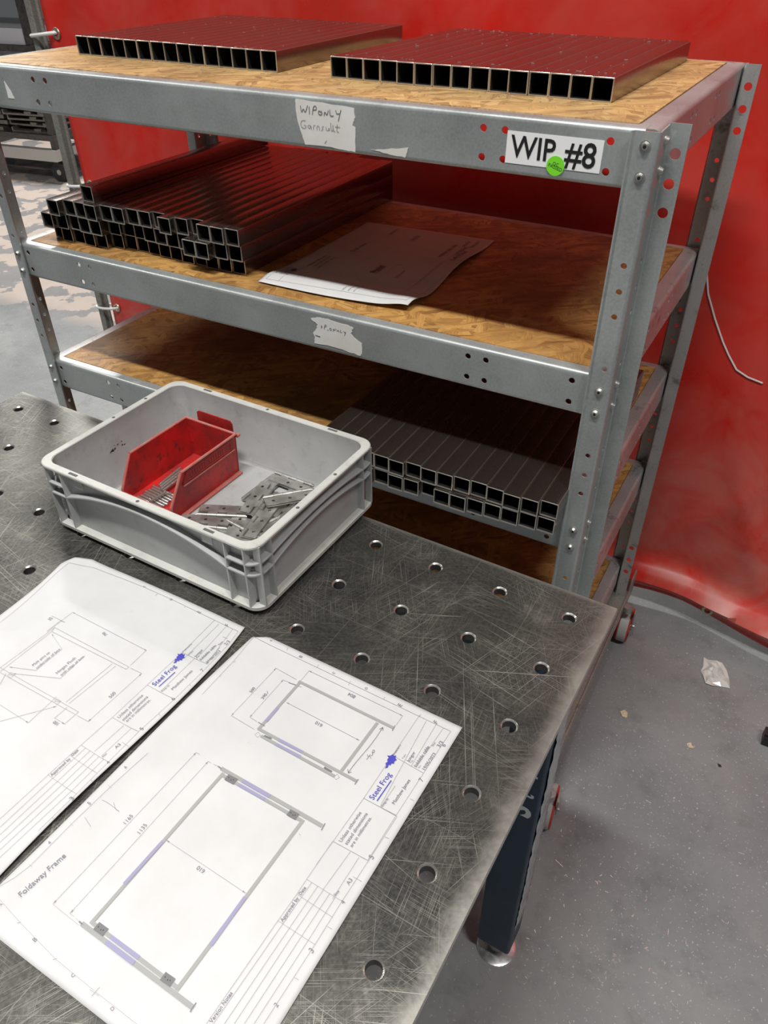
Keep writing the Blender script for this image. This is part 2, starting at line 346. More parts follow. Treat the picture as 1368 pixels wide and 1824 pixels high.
# ---------------------------------------------------------------- red curtain
CV = 0.775
def curtain_v(u, z):
    v = CV
    v += 0.010 * sin(u * 5.1 + 0.6) + 0.006 * sin(u * 11.7 + z * 1.3) + 0.010 * noise.noise(Vector((u * 2.1, z * 1.6, 3.3)))
    v += 0.004 * noise.noise(Vector((u * 7, z * 5, 1.7)))
    if u > 0.2: v -= 0.18 * (u - 0.2) * max(0, 1 - z / 0.9) ** 2
    # soft vertical folds near the tied left edge
    if u < -1.2: v += 0.012 * sin((u + 1.9) * 22) * (-1.2 - u) / 0.7
    # folded hem kicked out towards the room at the foot of the sheet
    zr = 0.098 + 0.012 * sin(u * 6 + 1)
    v -= 0.050 * math.exp(-((z - zr) / 0.030) ** 2) * (0.8 + 0.2 * sin(u * 9))
    if z < zr: v -= 0.012
    # diagonal creases
    for (u0, z0, ang, dep) in ((0.35, 0.42, 1.25, 0.014), (0.75, 0.62, 1.0, 0.012), (0.18, 0.33, 0.9, 0.010), (0.55, 0.8, 1.35, 0.012), (0.3, 0.33, 2.0, 0.010)):
        d = (u - u0) * sin(ang) - (z - z0) * cos(ang); a = (u - u0) * cos(ang) + (z - z0) * sin(ang)
        v -= dep * math.exp(-(d / 0.022) ** 2) * math.exp(-(a / 0.2) ** 2)
    return v
b = MBm(PVC); us = [-1.885 + i * 0.02 for i in range(int(3.4 / 0.02))]
zs = [0.004 + i * 0.012 for i in range(20)]; zs += [zs[-1] + 0.03 * (i + 1) for i in range(68)]
grid = []
for z in zs:
    row = []
    for u in us:
        zz = z + (0.022 * sin(u * 4.0 + 0.9) + 0.022 if z < 0.06 else 0) * (1 - z / 0.06 if z < 0.06 else 0)
        row.append(b.bm.verts.new((u, curtain_v(u, z), zz)))
    grid.append(row)
for a, c in zip(grid, grid[1:]):
    for i in range(len(us) - 1): b.bm.faces.new((a[i], a[i + 1], c[i + 1], c[i]))
cur = empty('curtain', RACK, 'large red plastic welding curtain hanging behind the shelving, creased at its foot', 'curtain')
sheet = b.build('curtain_sheet', PVC, cur, smooth=True, solid=0.0012)
def ring(mb, c, R, r, axis, m=None, n=20, k=8):
    q = Vector(axis).to_track_quat('Z', 'Y').to_matrix(); c = Vector(c); L = []
    for i in range(n):
        a = 2 * pi * i / n
        L.append([c + q @ Vector(((R + r * cos(t)) * cos(a), (R + r * cos(t)) * sin(a), r * sin(t) * 0.7)) for t in [2 * pi * j / k for j in range(k)]])
    mb.loft(L + [L[0]], m)
for (u, z) in ((-1.852, 0.49 + .85), (-1.862, 0.075 + .85), (-1.862, -0.335 + .85), (0.262, 0.060)):
    b = MBm(BRASS); ring(b, (u, curtain_v(u, z) - 0.003, z), 0.0115, 0.0040, (0, 1, 0)); b.build('eyelet', BRASS, cur, smooth=True)['label'] = 'brass-coloured metal eyelet'
# stitched hem seam
b = MBm(PVC); pts = [(u, curtain_v(u, 0.075) - 0.0016, 0.075 - 0.0 + 0.004 * sin(u * 5)) for u in us[90:]]
b.tube(pts, 0.0018, 6); b.build('hem_seam', PVC, cur, smooth=True)
# loose strip of edge tape
b = MBm(TIE); P = [(0.030, 0.130), (0.047, 0.074), (0.075, 0.02), (0.105, -0.030), (0.125, -0.058), (0.150, -0.088), (0.178, -0.100), (0.212, -0.106)]
for (a0, a1), (c0, c1) in zip(P, P[1:]):
    wv = Vector((c1 - a1, 0, a0 - c0)).normalized() * 0.0018
    ya, yc = curtain_v(a0, a1 + .85) - 0.004, curtain_v(c0, c1 + .85) - 0.004
    b.face([(a0 - wv.x, ya, a1 + .85 - wv.z), (a0 + wv.x, ya, a1 + .85 + wv.z), (c0 + wv.x, yc, c1 + .85 + wv.z), (c0 - wv.x, yc, c1 + .85 - wv.z)])
b.build('loose_edge_tape', TIE, cur, solid=0.0006)['label'] = 'thin white strip of loose edge tape'
# frame the curtain hangs on
fr = empty('curtain_stand', RACK, 'grey tubular steel frame post that the red curtain is tied to at left', 'frame')
b = MBm(POLE); b.loft([rrect(-1.952, -1.927, CV - .012, CV + .013, .004, 0), rrect(-1.952, -1.927, CV - .012, CV + .013, .004, 2.36)], None, True, (True, True)); b.build('post', POLE, fr)
b = MBm(POLE); b.cyl((-1.916, CV + .004, 0.03), (-1.916, CV + .004, 2.33), 0.006, 10); b.build('edge_rod', POLE, fr, smooth=True)
b = MBm(POLE); b.box(-1.952, 1.5, CV - .012, CV + .013, 2.30, 2.325); b.build('top_rail', POLE, fr)
b = MBm(BLACK); b.cyl((-1.9395, CV, 0), (-1.9395, CV, 0.012), 0.05, 20); b.build('foot_plate', BLACK, fr)
for z, pos in ((1.34, 'topmost of three, above the top shelf'), (0.925, 'middle of three, behind the middle shelf'), (0.515, 'lowest of three, level with the third shelf')):
    b = MBm(TIE); c0 = CV
    pts = []
    for i in range(25):
        a = 2 * pi * i / 24
        pts.append((-1.906 + 0.052 * cos(a), c0 - 0.004 + 0.021 * sin(a), z - 0.004 + 0.006 * cos(a)))
    b.tube(pts, 0.0048, 8); o = b.build('cable_tie', TIE, None, smooth=True); o.matrix_world = RACK
    tag(o, 'white cable tie on the curtain edge, ' + pos, 'cable tie', 'cable ties on the curtain edge')

# ---------------------------------------------------------------- shelving unit
W, D = 1.2, 0.636
LV = [0.5397 + .85, 0.2162 + .85, -0.0456 + .85, -0.300 + .85, -0.610 + .85]
HB = 0.070; TOPZ = 0.538 + .85; BOTZ = 0.150
rack = empty('shelving_unit', RACK, 'galvanised bolt-together shelving unit on wheels with chipboard shelves, in front of the red curtain', 'shelving')
def beam(zt, L, holes, F, name, m=GALV):
    """C profile: F(a along, depth inward, z)"""
    b = MBm(m); r = 0.006
    b.plate([(0, zt - HB + r), (L, zt - HB + r), (L, zt - r), (0, zt - r)], holes, 0.002, lambda a, c, t: F(a, t, c))
    for sg, ze in ((1, zt), (-1, zt - HB)):
        arc = [(r - r * cos(t), ze - sg * r + sg * r * sin(t)) for t in [pi / 2 * i / 5 for i in range(6)]]
        arc_i = [(r - (r - .002) * cos(t), ze - sg * r + sg * (r - .002) * sin(t)) for t in [pi / 2 * i / 5 for i in range(6)]]
        fw = 0.028 if sg > 0 else 0.020
        prof = arc + [(fw, ze), (fw, ze - sg * .002)] + list(reversed(arc_i))
        b.loft([[F(0, c, z) for c, z in prof], [F(L, c, z) for c, z in prof]], None, True, (True, True))
    return b.build(name, m, rack, smooth=True)
HR = 0.0048
for li, zt in enumerate(LV):
    hz = (zt - 0.0175, zt - 0.0525)
    hf = [(u, z, HR) for u in (0.168, 0.198, 1.014, 1.044) for z in hz] + [(u, z, HR) for u in (0.022, 1.181) for z in hz]
    gm = GALV if li < 3 else GALV_OLD
    o = beam(zt, W + 0.02 - 0.0, [(a + 0.0, z, r) for a, z, r in hf], lambda a, c, z: Vector((-W - 0.01 + a - 0.0, c, z)), 'front_beam', gm)
    o2 = beam(zt, W + 0.02, hf, lambda a, c, z: Vector((-W - 0.01 + a, D - c, z)), 'rear_beam', GALV_OLD)
    hs = [(v, z, HR) for v in (0.20, 0.23, 0.374, 0.404) for z in hz]
    beam(zt - 0.0004, D - 0.008, hs, lambda a, c, z: Vector((0.0255 - c, 0.004 + a, z)), 'side_beam', GALV_OLD if li else GALV)
    beam(zt - 0.0004, D - 0.008, hs, lambda a, c, z: Vector((-W - 0.0255 + c, 0.004 + a, z)), 'side_beam', GALV_OLD if li else GALV)
    om = OSB if li == 0 else OSB_DARK; b = MBm(om); b.box(-W + 0.004, -0.0035, 0.021, D - 0.024, zt - 0.014, zt + 0.0012)
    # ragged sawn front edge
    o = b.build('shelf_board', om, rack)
pitch_holes = [0.378, 0.343, 0.308, 0.23, 0.083, 0.047, 0.011, -0.17, -0.205, -0.24, -0.42, -0.455, -0.49, -0.57]
bolts_at = [0.522, 0.487, 0.194, 0.158, -0.064, -0.100, -0.318, -0.353, -0.628]
def post(mx, my, old):
    """mx: mirror in u (right post = 1), my: mirror in v (front = 1)"""
    def P(u, v, z): return Vector((u if mx > 0 else -W - u, v if my > 0 else D - v, z))
    gm = GALV_OLD if old else GALV
    b = MBm(gm); z0, z1 = BOTZ, TOPZ
    b.plate([(-0.001, z0), (0.0255, z0), (0.0255, z1), (-0.001, z1)], [(0.0155, z + .85, 0.0042) for z in pitch_holes], 0.002, lambda a, c, t: P(a, -0.0045 + t, c))
    b.loft([[P(x, y, z) for x, y in ((-0.0045, -0.0085), (-0.0025, -0.0085), (-0.001 + .001, -0.0045), (-0.001, -0.0025))] for z in (z0, z1)], None, True, (True, True))
    # rolled corner, web, second corner, outward flange
    def arc(cx, cy, r, a0, a1): return [(cx + r * cos(a0 + (a1 - a0) * i / 5), cy + r * sin(a0 + (a1 - a0) * i / 5)) for i in range(6)]
    o1 = arc(0.0255, 0.0005, 0.005, -pi / 2, 0); i1 = arc(0.0255, 0.0005, 0.003, -pi / 2, 0)
    b.loft([[P(x, y, z) for x, y in o1 + list(reversed(i1))] for z in (z0, z1)], None, True, (True, True))
    b.plate([(0.0005, z0), (0.036, z0), (0.036, z1 + 0.002), (0.0005, z1 + 0.001)], [(0.026, z + .85, 0.0040) for z in pitch_holes], 0.002, lambda a, c, t: P(0.0305 - t, a, c))
    o2 = arc(0.0325, 0.036, 0.004, pi, pi / 2); i2 = arc(0.0325, 0.036, 0.002, pi, pi / 2)
    b.loft([[P(x, y, z) for x, y in o2 + list(reversed(i2))] for z in (z0, z1 + .004)], None, True, (True, True))
    big = [(0.0425, z + .85, 0.0068) for z in (0.508, 0.473, 0.438, -0.535, -0.575, -0.615)]
    b.plate([(0.0325, z0), (0.0555, z0), (0.0555, z1 + 0.004), (0.0325, z1 + 0.004)], big, 0.002, lambda a, c, t: P(a, 0.040 - t, c))
    po = b.build('post', gm, rack, smooth=True)
    for z in bolts_at:
        z += .85
        bb = MBm(ZINC)
        if True:
            y = -0.0045
            bb.cyl(P(0.0145, y, z), P(0.0145, y - 0.0012, z), 0.0068, 16); bb.cyl(P(0.0145, y - .0012, z), P(0.0145, y - 0.0045, z), 0.0056, 16, None, 0.0036)
            bb.cyl(P(0.0145, y - .0045, z), P(0.0145, y - 0.0048, z), 0.0022, 6, BLACK)
            bb.build('bolt', ZINC, po, smooth=True); bb = MBm(ZINC)
            bb.cyl(P(0.0305, 0.024, z + .003), P(0.0318, 0.024, z + .003), 0.0068, 16); bb.cyl(P(0.0318, 0.024, z + .003), P(0.0355, 0.024, z + .003), 0.0056, 16, None, 0.0036)
        bb.build('bolt', ZINC, po, smooth=True)
post(1, 1, False); post(1, -1, True); post(-1, 1, False); post(-1, -1, True)

# stickers and tape on the beams
def on_beam(u, z, e=0.0006): return Vector((u, -e, z + .85))
def beam_card(name, poly, m, e=0.0006, parent=rack, label=None, jag=0):
    b = MBm(m); random.seed(int(abs(poly[0][0]) * 1e4)); out = []
    for i, (u, z) in enumerate(poly):
        u2, z2 = poly[(i + 1) % len(poly)]; n = 5 if jag else 1
        for k in range(n):
            f = k / n; out.append((u + (u2 - u) * f + (random.uniform(-jag, jag) if k else 0), z + (z2 - z) * f + (random.uniform(-jag, jag) if k else 0)))
    b.plate(out, [], 0.0004, lambda a, c, t: Vector((a, -e + t, c + .85)))
    o = b.build(name, m, parent)
    if label: o['label'] = label
    return o
def strokes(mb, polys, F, w):
    """pen strokes: polys of 2D points; F(a, b) -> 3D with w in the same 2D unit"""
    for pl in polys:
        P = [Vector(p) for p in pl]; L = []
        # light smoothing
        for _ in range(2):
            Q = [P[0]]
            for p, q in zip(P, P[1:]): Q += [p * .75 + q * .25, p * .25 + q * .75]
            Q.append(P[-1]); P = Q
        for i, p in enumerate(P):
            d = P[min(i + 1, len(P) - 1)] - P[max(i - 1, 0)]
            d = Vector((-d.y, d.x)).normalized() * (w / 2) if d.length > 1e-9 else Vector((w / 2, 0))
            L.append((p + d, p - d))
        for a, c in zip(L, L[1:]):
            mb.face([F(*a[0]), F(*a[1]), F(*c[1]), F(*c[0])])
lab = beam_card('shelf_label', [(-0.162, 0.5225), (-0.036, 0.5225), (-0.0365, 0.4845), (-0.1625, 0.4840)], WHITE, label='white card reading WIP #8')
def word_on(mb, body, u0, z0, width, m, rot=0.0, e=0.0011, bold=0.0, sy=1.0):
    def F(a, c):
        x, y = a * width, c * width * sy; return on_beam(u0 + x * cos(rot) - y * sin(rot), z0 + x * sin(rot) + y * cos(rot), e)
    put_text(mb, body, F, m, bold)
b = MB(); word_on(b, 'WIP', -0.1565, 0.4925, 0.0605, BLACKINK, -0.01, bold=0.012, sy=1.12)
word_on(b, '#8', -0.0835, 0.4900, 0.0400, BLACKINK, -0.01, bold=0.012, sy=1.10); b.build('printed_text', BLACKINK, lab)
qs = MBm(GREEN); qs.plate([(-0.0935 + 0.0118 * cos(2 * pi * i / 40), 0.4875 + 0.0118 * sin(2 * pi * i / 40)) for i in range(40)], [], 0.0004, lambda a, c, t: Vector((a, -0.0017 + t, c + .85)))
qo = qs.build('round_sticker', GREEN, rack); qo['label'] = 'round bright green QC PASSED sticker'
b = MB(); word_on(b, 'QC', -0.0975, 0.4888, 0.0080, GREENINK, -0.22, 0.0019, 0.0); word_on(b, 'PASSED', -0.1030, 0.4865, 0.0190, GREENINK, -0.27, 0.0019, 0.0); b.build('printed_text', GREENINK, qo)
lb = beam_card('handwritten_label', [(-0.4905, 0.5335), (-0.482, 0.5338), (-0.392, 0.5295), (-0.3905, 0.518), (-0.3955, 0.5075), (-0.3905, 0.505), (-0.3915, 0.473), (-0.405, 0.4735), (-0.440, 0.4755), (-0.478, 0.4745), (-0.484, 0.490), (-0.4895, 0.508), (-0.491, 0.520)], OLDPAPER, jag=0.0006, label='torn white paper label with handwriting')
FB = lambda a, c: on_beam(a, c, 0.0011)
def hand(polys, x0, z0, s): return [[(x0 + x * s, z0 + y * s) for x, y in pl] for pl in polys]
b = MBm(PEN)
line1 = [[(0, 8), (1, 0), (4, 6), (6, 0), (10, 9)], [(12, 8), (12, 0)], [(16, 0), (18, 9), (22, 9), (22, 5), (17, 5)], [(28, 3), (25, 5), (24, 2), (27, 0), (30, 2), (28, 5)], [(32, 0), (33, 5), (36, 0), (38, 6)], [(40, 7), (40, 0), (45, 1)], [(48, 7), (49, 3), (53, 4)], [(55, 8), (51, -4)]]
line2 = [[(8, 9), (2, 9), (0, 4), (3, 0), (8, 1), (8, 4), (5, 4)], [(15, 4), (11, 5), (11, 1), (14, 1), (15, 5), (16, 0)], [(19, 0), (19, 5), (22, 5)], [(24, 0), (24, 5), (27, 5), (28, 0)], [(34, 5), (31, 4), (33, 2), (30, 0)], [(37, 5), (37, 1), (41, 1), (41, 5), (42, 1)], [(44, 10), (44, 1), (47, 1), (47, 10), (47, 1), (50, 1)], [(53, 9), (52, 0), (55, 1)], [(50, 6), (57, 6)]]
strokes(b, hand(line1, -0.482, 0.516, 0.00125), FB, 0.0010); strokes(b, hand(line2, -0.484, 0.496, 0.00120), FB, 0.0006)
strokes(b, [[(-0.4395, 0.4835), (-0.443, 0.4795)]], FB, 0.0007); b.build('handwriting', PEN, lb)
beam_card('torn_tape_scrap', [(-0.366, 0.4785), (-0.340, 0.482), (-0.3055, 0.4875), (-0.3105, 0.474), (-0.340, 0.4765)], OLDPAPER, jag=0.0008, label='sliver of torn white label')
beam_card('torn_tape_scrap', [(-1.118, 0.515), (-1.107, 0.500), (-1.1025, 0.488), (-1.118, 0.488)], OLDPAPER, jag=0.0004, label='pale tape remnant near the left end')
lb2 = beam_card('handwritten_label', [(-0.4885, 0.2010), (-0.474, 0.2050), (-0.455, 0.2065), (-0.418, 0.2040), (-0.404, 0.2010), (-0.4095, 0.1900), (-0.4035, 0.1840), (-0.394, 0.1790), (-0.3880, 0.1775), (-0.3885, 0.1590), (-0.392, 0.1535), (-0.420, 0.1560), (-0.458, 0.1580), (-0.484, 0.1560), (-0.4830, 0.1690), (-0.4870, 0.1745), (-0.477, 0.1850), (-0.476, 0.1930), (-0.4840, 0.1960)], OLDPAPER, jag=0.0010, label='ragged peeling white label with faded handwriting')
b = MBm(PEN); strokes(b, hand([[(2, 0), (3, 7), (4, 2)], [(8, 0), (10, 9), (13, 8), (12, 5), (9, 5)], [(14, 0), (17, 0)], [(20, 1), (19, 4), (22, 5), (23, 1), (20, 1)], [(26, 0), (27, 6), (29, 1), (31, 6)], [(33, 5), (34, 1), (37, 5), (38, 1)], [(41, 6), (40, 1), (44, 2)], [(47, 5), (49, 2), (52, 5), (48, -3)]], -0.470, 0.1870, 0.00100), FB, 0.0008)
strokes(b, [[(-0.481, 0.1720), (-0.476, 0.1712), (-0.471, 0.1712)]], FB, 0.0012); b.build('handwriting', PEN, lb2)

# wheeled base under the shelving
for u0, u1 in ((0.000, 0.060), (-W - 0.060, -W)):
    b = MBm(DOLLY); b.box(u0, u1, -0.075, D + 0.03, BOTZ - 0.004, BOTZ + 0.0); e = u1 if u0 >= 0 else u0
    b.box(min(e, e + (0.004 if u0 >= 0 else -0.004)), max(e, e + (0.004 if u0 >= 0 else -0.004)), -0.075, D + 0.03, BOTZ - 0.030, BOTZ + 0.006)
    b.box(min(e, e + (0.004 if u0 >= 0 else -0.004)), max(e, e + (0.004 if u0 >= 0 else -0.004)), D - 0.02, D + 0.03, BOTZ - 0.004, BOTZ + 0.046)
    b.build('base_rail', DOLLY, rack)
for v in (-0.075, D - 0.01):
    b = MBm(DOLLY); b.box(-W, 0.0, v, v + 0.04, BOTZ - 0.044, BOTZ - 0.004); b.build('base_rail', DOLLY, rack)
def caster(u, v, ang):
    M = Matrix.Translation((u, v, 0)) @ Matrix.Rotation(ang, 4, 'Z')
    r = 0.050; fk = MBm(ZINC)
    uc = 0.032 if u > 0 else -W - 0.032; fk.box(uc - .026, uc + .028, v - .03, v + .03, BOTZ - 0.010, BOTZ - 0.0045); fk.cyl(M @ Vector((0, 0, BOTZ - .010)), M @ Vector((0, 0, BOTZ - .028)), 0.013, 20)
    for s in (-1, 1):
        fk.loft([[M @ Vector((x, s * 0.020 + o, z)) for x, z in ((-0.006, BOTZ - .026), (0.024, BOTZ - .026), (0.040, 0.046), (0.018, 0.040))] for o in (-0.0015, 0.0015)], None, True, (True, True))
    fk.cyl(M @ Vector((0.028, -0.026, r)), M @ Vector((0.028, 0.026, r)), 0.005, 10)
    o = fk.build('caster', ZINC, rack)
    wb = MB(); c = M @ Vector((0.028, 0, r)); ax = (M.to_3x3() @ Vector((0, 1, 0)))
    def disc(rr, h, m): wb.cyl(c - ax * h, c + ax * h, rr, 32, m)
    prof = [(0.040, 0.016), (0.046, 0.0155), (r, 0.010), (r, -0.010), (0.046, -0.0155), (0.040, -0.016)]
    q = ax.to_track_quat('Z', 'Y').to_matrix()
    wb.loft([[c + q @ Vector((R * cos(2 * pi * i / 32), R * sin(2 * pi * i / 32), h)) for i in range(32)] for R, h in prof], TYRE)
    for s_ in (-1, 1): wb.loft([[c + q @ Vector((R * cos(2 * pi * i / 32), R * sin(2 * pi * i / 32), s_ * h)) for i in range(32)] for R, h in ((.0440, .0162), (.0465, .0160), (.0490, .0122), (.0480, .0112))], REDHUB)
    disc(0.0405, 0.0145, REDHUB); disc(0.022, 0.0165, ZINC); wb.build('wheel', TYRE, o, smooth=True)
caster(0.078, -0.052, pi / 2 + 0.12); caster(0.074, D - 0.060, pi / 2 + 0.05); caster(-W - 0.02, -0.03, 1.2); caster(-W - 0.02, D - 0.05, 1.9)

# ---------------------------------------------------------------- square tubes
TS = 0.0300
def tube_mesh(L, ends=0.0007, seed=0):
    b = MB(); random.seed(seed); h = TS / 2; t = 0.0016; r = 0.0013
    def lp(x, y, z, hh, rr): return rrect(x - hh, x + hh, z - hh, z + hh, rr, 0, 3)
    def loop(hh, rr, y): return [Vector((p.x, y, p.y)) for p in rrect(-hh, hh, 0, 0 + 2 * hh, rr, 0, 3)]
    def inner(hh, rr, y): return [Vector((p.x, y, p.y)) for p in rrect(-hh, hh, h - hh, h + hh, rr, 0, 2)]
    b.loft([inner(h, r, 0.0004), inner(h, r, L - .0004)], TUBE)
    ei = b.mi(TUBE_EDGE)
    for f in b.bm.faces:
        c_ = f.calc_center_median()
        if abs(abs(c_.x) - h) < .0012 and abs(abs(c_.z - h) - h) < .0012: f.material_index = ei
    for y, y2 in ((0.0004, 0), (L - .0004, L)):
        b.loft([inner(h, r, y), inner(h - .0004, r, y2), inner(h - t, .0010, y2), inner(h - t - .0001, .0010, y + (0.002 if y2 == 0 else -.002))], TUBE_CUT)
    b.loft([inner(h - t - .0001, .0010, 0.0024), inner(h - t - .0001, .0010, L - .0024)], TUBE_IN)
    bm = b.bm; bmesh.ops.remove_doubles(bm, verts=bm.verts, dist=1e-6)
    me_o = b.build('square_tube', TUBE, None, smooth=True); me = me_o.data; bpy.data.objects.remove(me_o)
    return me
ME = {'top': tube_mesh(0.455), 'mid': tube_mesh(0.565), 'low': tube_mesh(0.52)}
SC = TS
def add_tube(kind, u, v, z, label, group, yaw=0.0, s=1.0):
    o = bpy.data.objects.new('square_tube', ME[kind]); C.objects.link(o)
    o.matrix_world = RACK @ Matrix.Translation((u, v, z)) @ Matrix.Rotation(yaw, 4, 'Z') @ Matrix.Scale(s, 4, (1, 0, 0)) @ Matrix.Scale(s, 4, (0, 0, 1))
    return tag(o, label, 'metal tube', group)
ORD = ['leftmost', 'second', 'third', 'fourth', 'fifth', 'sixth', 'seventh', 'eighth', 'ninth', 'tenth', 'eleventh', 'twelfth', 'thirteenth', 'fourteenth', 'fifteenth', 'sixteenth', 'seventeenth']
def nth(i, n):
    if i == 0: return 'leftmost'
    if i == n - 1: return 'rightmost'
    if i < n / 2: return ORD[i] + ' from the left'
    return ORD[n - 1 - i] + ' from the right' if n - 1 - i > 0 else 'rightmost'
random.seed(4)
zb = LV[0] + 0.0014
for (ul, vl, ur, vr, yaw, n, s, nm) in ((-1.0905, 0.158, -0.6255, 0.146, 0.027, 15, 1.0, 'left'), (-0.5205, 0.141, -0.0700, 0.135, -0.008, 15, 1.0, 'right')):
    for i in range(n):
        f = (i + .5) / n; sc_ = (ur - ul) / n / TS * 0.995
        add_tube('top', ul + (ur - ul) * f, vl + (vr - vl) * f + random.uniform(-.0022, .0022), zb, 'open-ended square tube, %s in the %s bundle, top shelf' % (nth(i, n), nm), '%s bundle of tubes on the top shelf' % nm, yaw, min(sc_, 1.03))
zb = LV[1] + 0.0014
r1 = [.060, .052, .056, .054, .058, .072, .078, .079, .077, .075, .073, .071, .074, .070, .071, .073]
r2 = [.030, .040, .046, .041, .041, .062, .070, .068, .062, .060, .060, .058, .036, .036, .052, .056]
r3 = [.024, .038, .038, .034, .046, .046, .054, .054, .062, .041, .054, .064, .043, .043, .048]
for row, (vs_, ur, zz) in enumerate(((r1, -0.680, 0), (r2, -0.6705, 0.0303), (r3, -0.667, 0.0606))):
    n = len(vs_)
    for i, v in enumerate(vs_):
        add_tube('mid', ur - 0.0303 * (n - 1 - i) - 0.015, v, zb + zz, 'dark square tube, %s in the %s row of the middle shelf stack' % (nth(i, n), ('bottom', 'middle', 'upper')[row]), '%s row of tubes on the middle shelf' % ('bottom', 'middle', 'upper')[row], 0.0)
add_tube('mid', -1.0275, 0.047, zb + 0.0909, 'single dark square tube lying on top of the stack on the middle shelf', 'tubes on the middle shelf')
zb = LV[2] + 0.0014
l1 = [-.066, -.070, -.068, -.072, -.075, -.067, -.071, -.069, -.058, -.072, -.073, -.068, -.066, -.065, -.061, -.058]
l2 = [-.064, -.064, -.066, -.067, -.068, -.070, -.063, -.066, -.065, -.062, -.060, -.063, -.067, -.064, -.056]
for row, (vs_, ur, zz) in enumerate(((l1, -0.004, 0), (l2, -0.003, 0.0303))):
    n = len(vs_)
    for i, v in enumerate(vs_):
        add_tube('low', ur - 0.0296 * (n - 1 - i) - 0.015, v, zb + zz, 'square tube, %s in the %s row overhanging the third shelf' % (nth(i, n), ('lower', 'upper')[row]), '%s row of tubes on the third shelf' % ('lower', 'upper')[row], 0.0, 0.975)
# filings scattered on the tubes of the top shelf
b = MBm(SWARF); random.seed(9)
for k in range(210):
    if k < 150:
        u = random.choice((random.uniform(-1.08, -0.64), random.uniform(-0.51, -0.08))); v = random.choice((random.uniform(.16, .58), random.uniform(.56, .585), random.uniform(.155, .17))); z = LV[0] + 0.0318
        u -= 0.02 * (v - .15) / .45 if u < -.6 else 0
    else: u, v, z = random.uniform(-1.05, -0.06), random.uniform(.05, .13), LV[0] + 0.0016
    a = random.uniform(0, pi); l = random.uniform(.0008, .0030); wd = random.uniform(.0003, .0006)
    M = Matrix.Translation((u, v, z)) @ Matrix.Rotation(a, 4, 'Z'); b.box(-l, l, -wd, wd, 0, .0006, None, M)
o = b.build('metal_filings', SWARF); o.matrix_world = RACK; tag(o, 'bright steel filings scattered over the tubes and board of the top shelf', 'metal filings', kind='stuff')

# ---------------------------------------------------------------- papers
class Sheet:
    """sheet of paper in the table frame; surf(x, y) is its height"""
    def __init__(s, M, surf, name, label, cat='drawing', group=None): s.M = M; s.surf = surf; s.e = empty(name, M, label, cat, group); s.w0 = 0.0003
    def P(s, x, y, e=0.0004): return Vector((x, y, s.surf(x, y) + (e + 0.0004 if e > 0 else e)))
    def paper(s, bound, nx, ny, m=PAPER):
        """bound(fx, fy) -> x, y"""
        b = MBm(m); s.mb = b
        for e, fl in ((0, False), (-.00025, True)):
            G = [[b.bm.verts.new(s.P(*bound(i / nx, j / ny), e=e)) for i in range(nx + 1)] for j in range(ny + 1)]
            for j in range(ny):
                for i in range(nx):
                    q = (G[j][i], G[j][i + 1], G[j + 1][i + 1], G[j + 1][i]); f = b.bm.faces.new(tuple(reversed(q)) if fl else q); f.smooth = True
            rim = G[0] + [r[-1] for r in G[1:]] + list(reversed(G[-1][:-1])) + [r[0] for r in reversed(G[1:-1])]
            if not fl: top = rim
        for i in range(len(rim)):
            j = (i + 1) % len(rim); b.bm.faces.new((top[i], rim[i], rim[j], top[j]))
        return b
    def done(s, m=PAPER): return s.mb.build('paper', m, s.e, recalc=False)
    def px(s, p):
        z = 0.001
        for _ in range(4):
            q = S(p[0], p[1], z); z = s.surf(q.x, q.y)
        return Vector((q.x, q.y))
    def rib(s, mb, a, c, w, m, e=0.0004):
        a, c = Vector(a), Vector(c); L = (c - a).length
        if L < 1e-6: return
        n = max(1, int(L / 0.012)); d = Vector((-(c - a).y, (c - a).x)) / L * w / 2
        for i in range(n):
            p, q = a + (c - a) * (i / n), a + (c - a) * ((i + 1) / n)
            mb.face([s.P(*(p + d), e), s.P(*(p - d), e), s.P(*(q - d), e), s.P(*(q + d), e)], m)
    def text(s, mb, body, p0, p1, m, e=0.0006, bold=0.0, sy=1.0, both=True):
        a, c = s.px(p0), s.px(p1); d = c - a; up = Vector((-d.y, d.x))
        put_text(mb, body, lambda u, v: s.P(*(a + d * u + up * (v * sy)), e), m, bold)
def wavy(x, y, k): return 0.0006 * noise.noise(Vector((x * 14, y * 14, k))) 

def cA(x, y): return (x * .3363, 980 + y * .3363)
def cB(x, y): return (360 + x * .3509, 1120 + y * .3509)
def cC(x, y): return (x * .4386, 1340 + y * .4386)
def cD(x, y): return (330 + x * .3143, 1400 + y * .3143)
FROG = [(0.0, .35), (.18, .42), (.28, .62), (.42, .55), (.52, .72), (.66, .70), (.72, .95), (.80, .72), (.97, .62), (.92, .45), (1.0, .30), (.84, .22), (.80, .02), (.66, .10), (.50, .0), (.48, .18), (.30, .16), (.34, .32), (.15, .22)]
def frog(sh, p0, p1, w):
    a, c = sh.px(p0), sh.px(p1); d = (c - a); up = Vector((-d.y, d.x)) * w
    b = MB(); pts = [Vector((x, y, 0)) for x, y in FROG]
    for q in geometry.tessellate_polygon([pts]):
        b.face([sh.P(*(a + d * pts[i].x + up * pts[i].y), e=.0006) for i in q], BLUE)
    return b
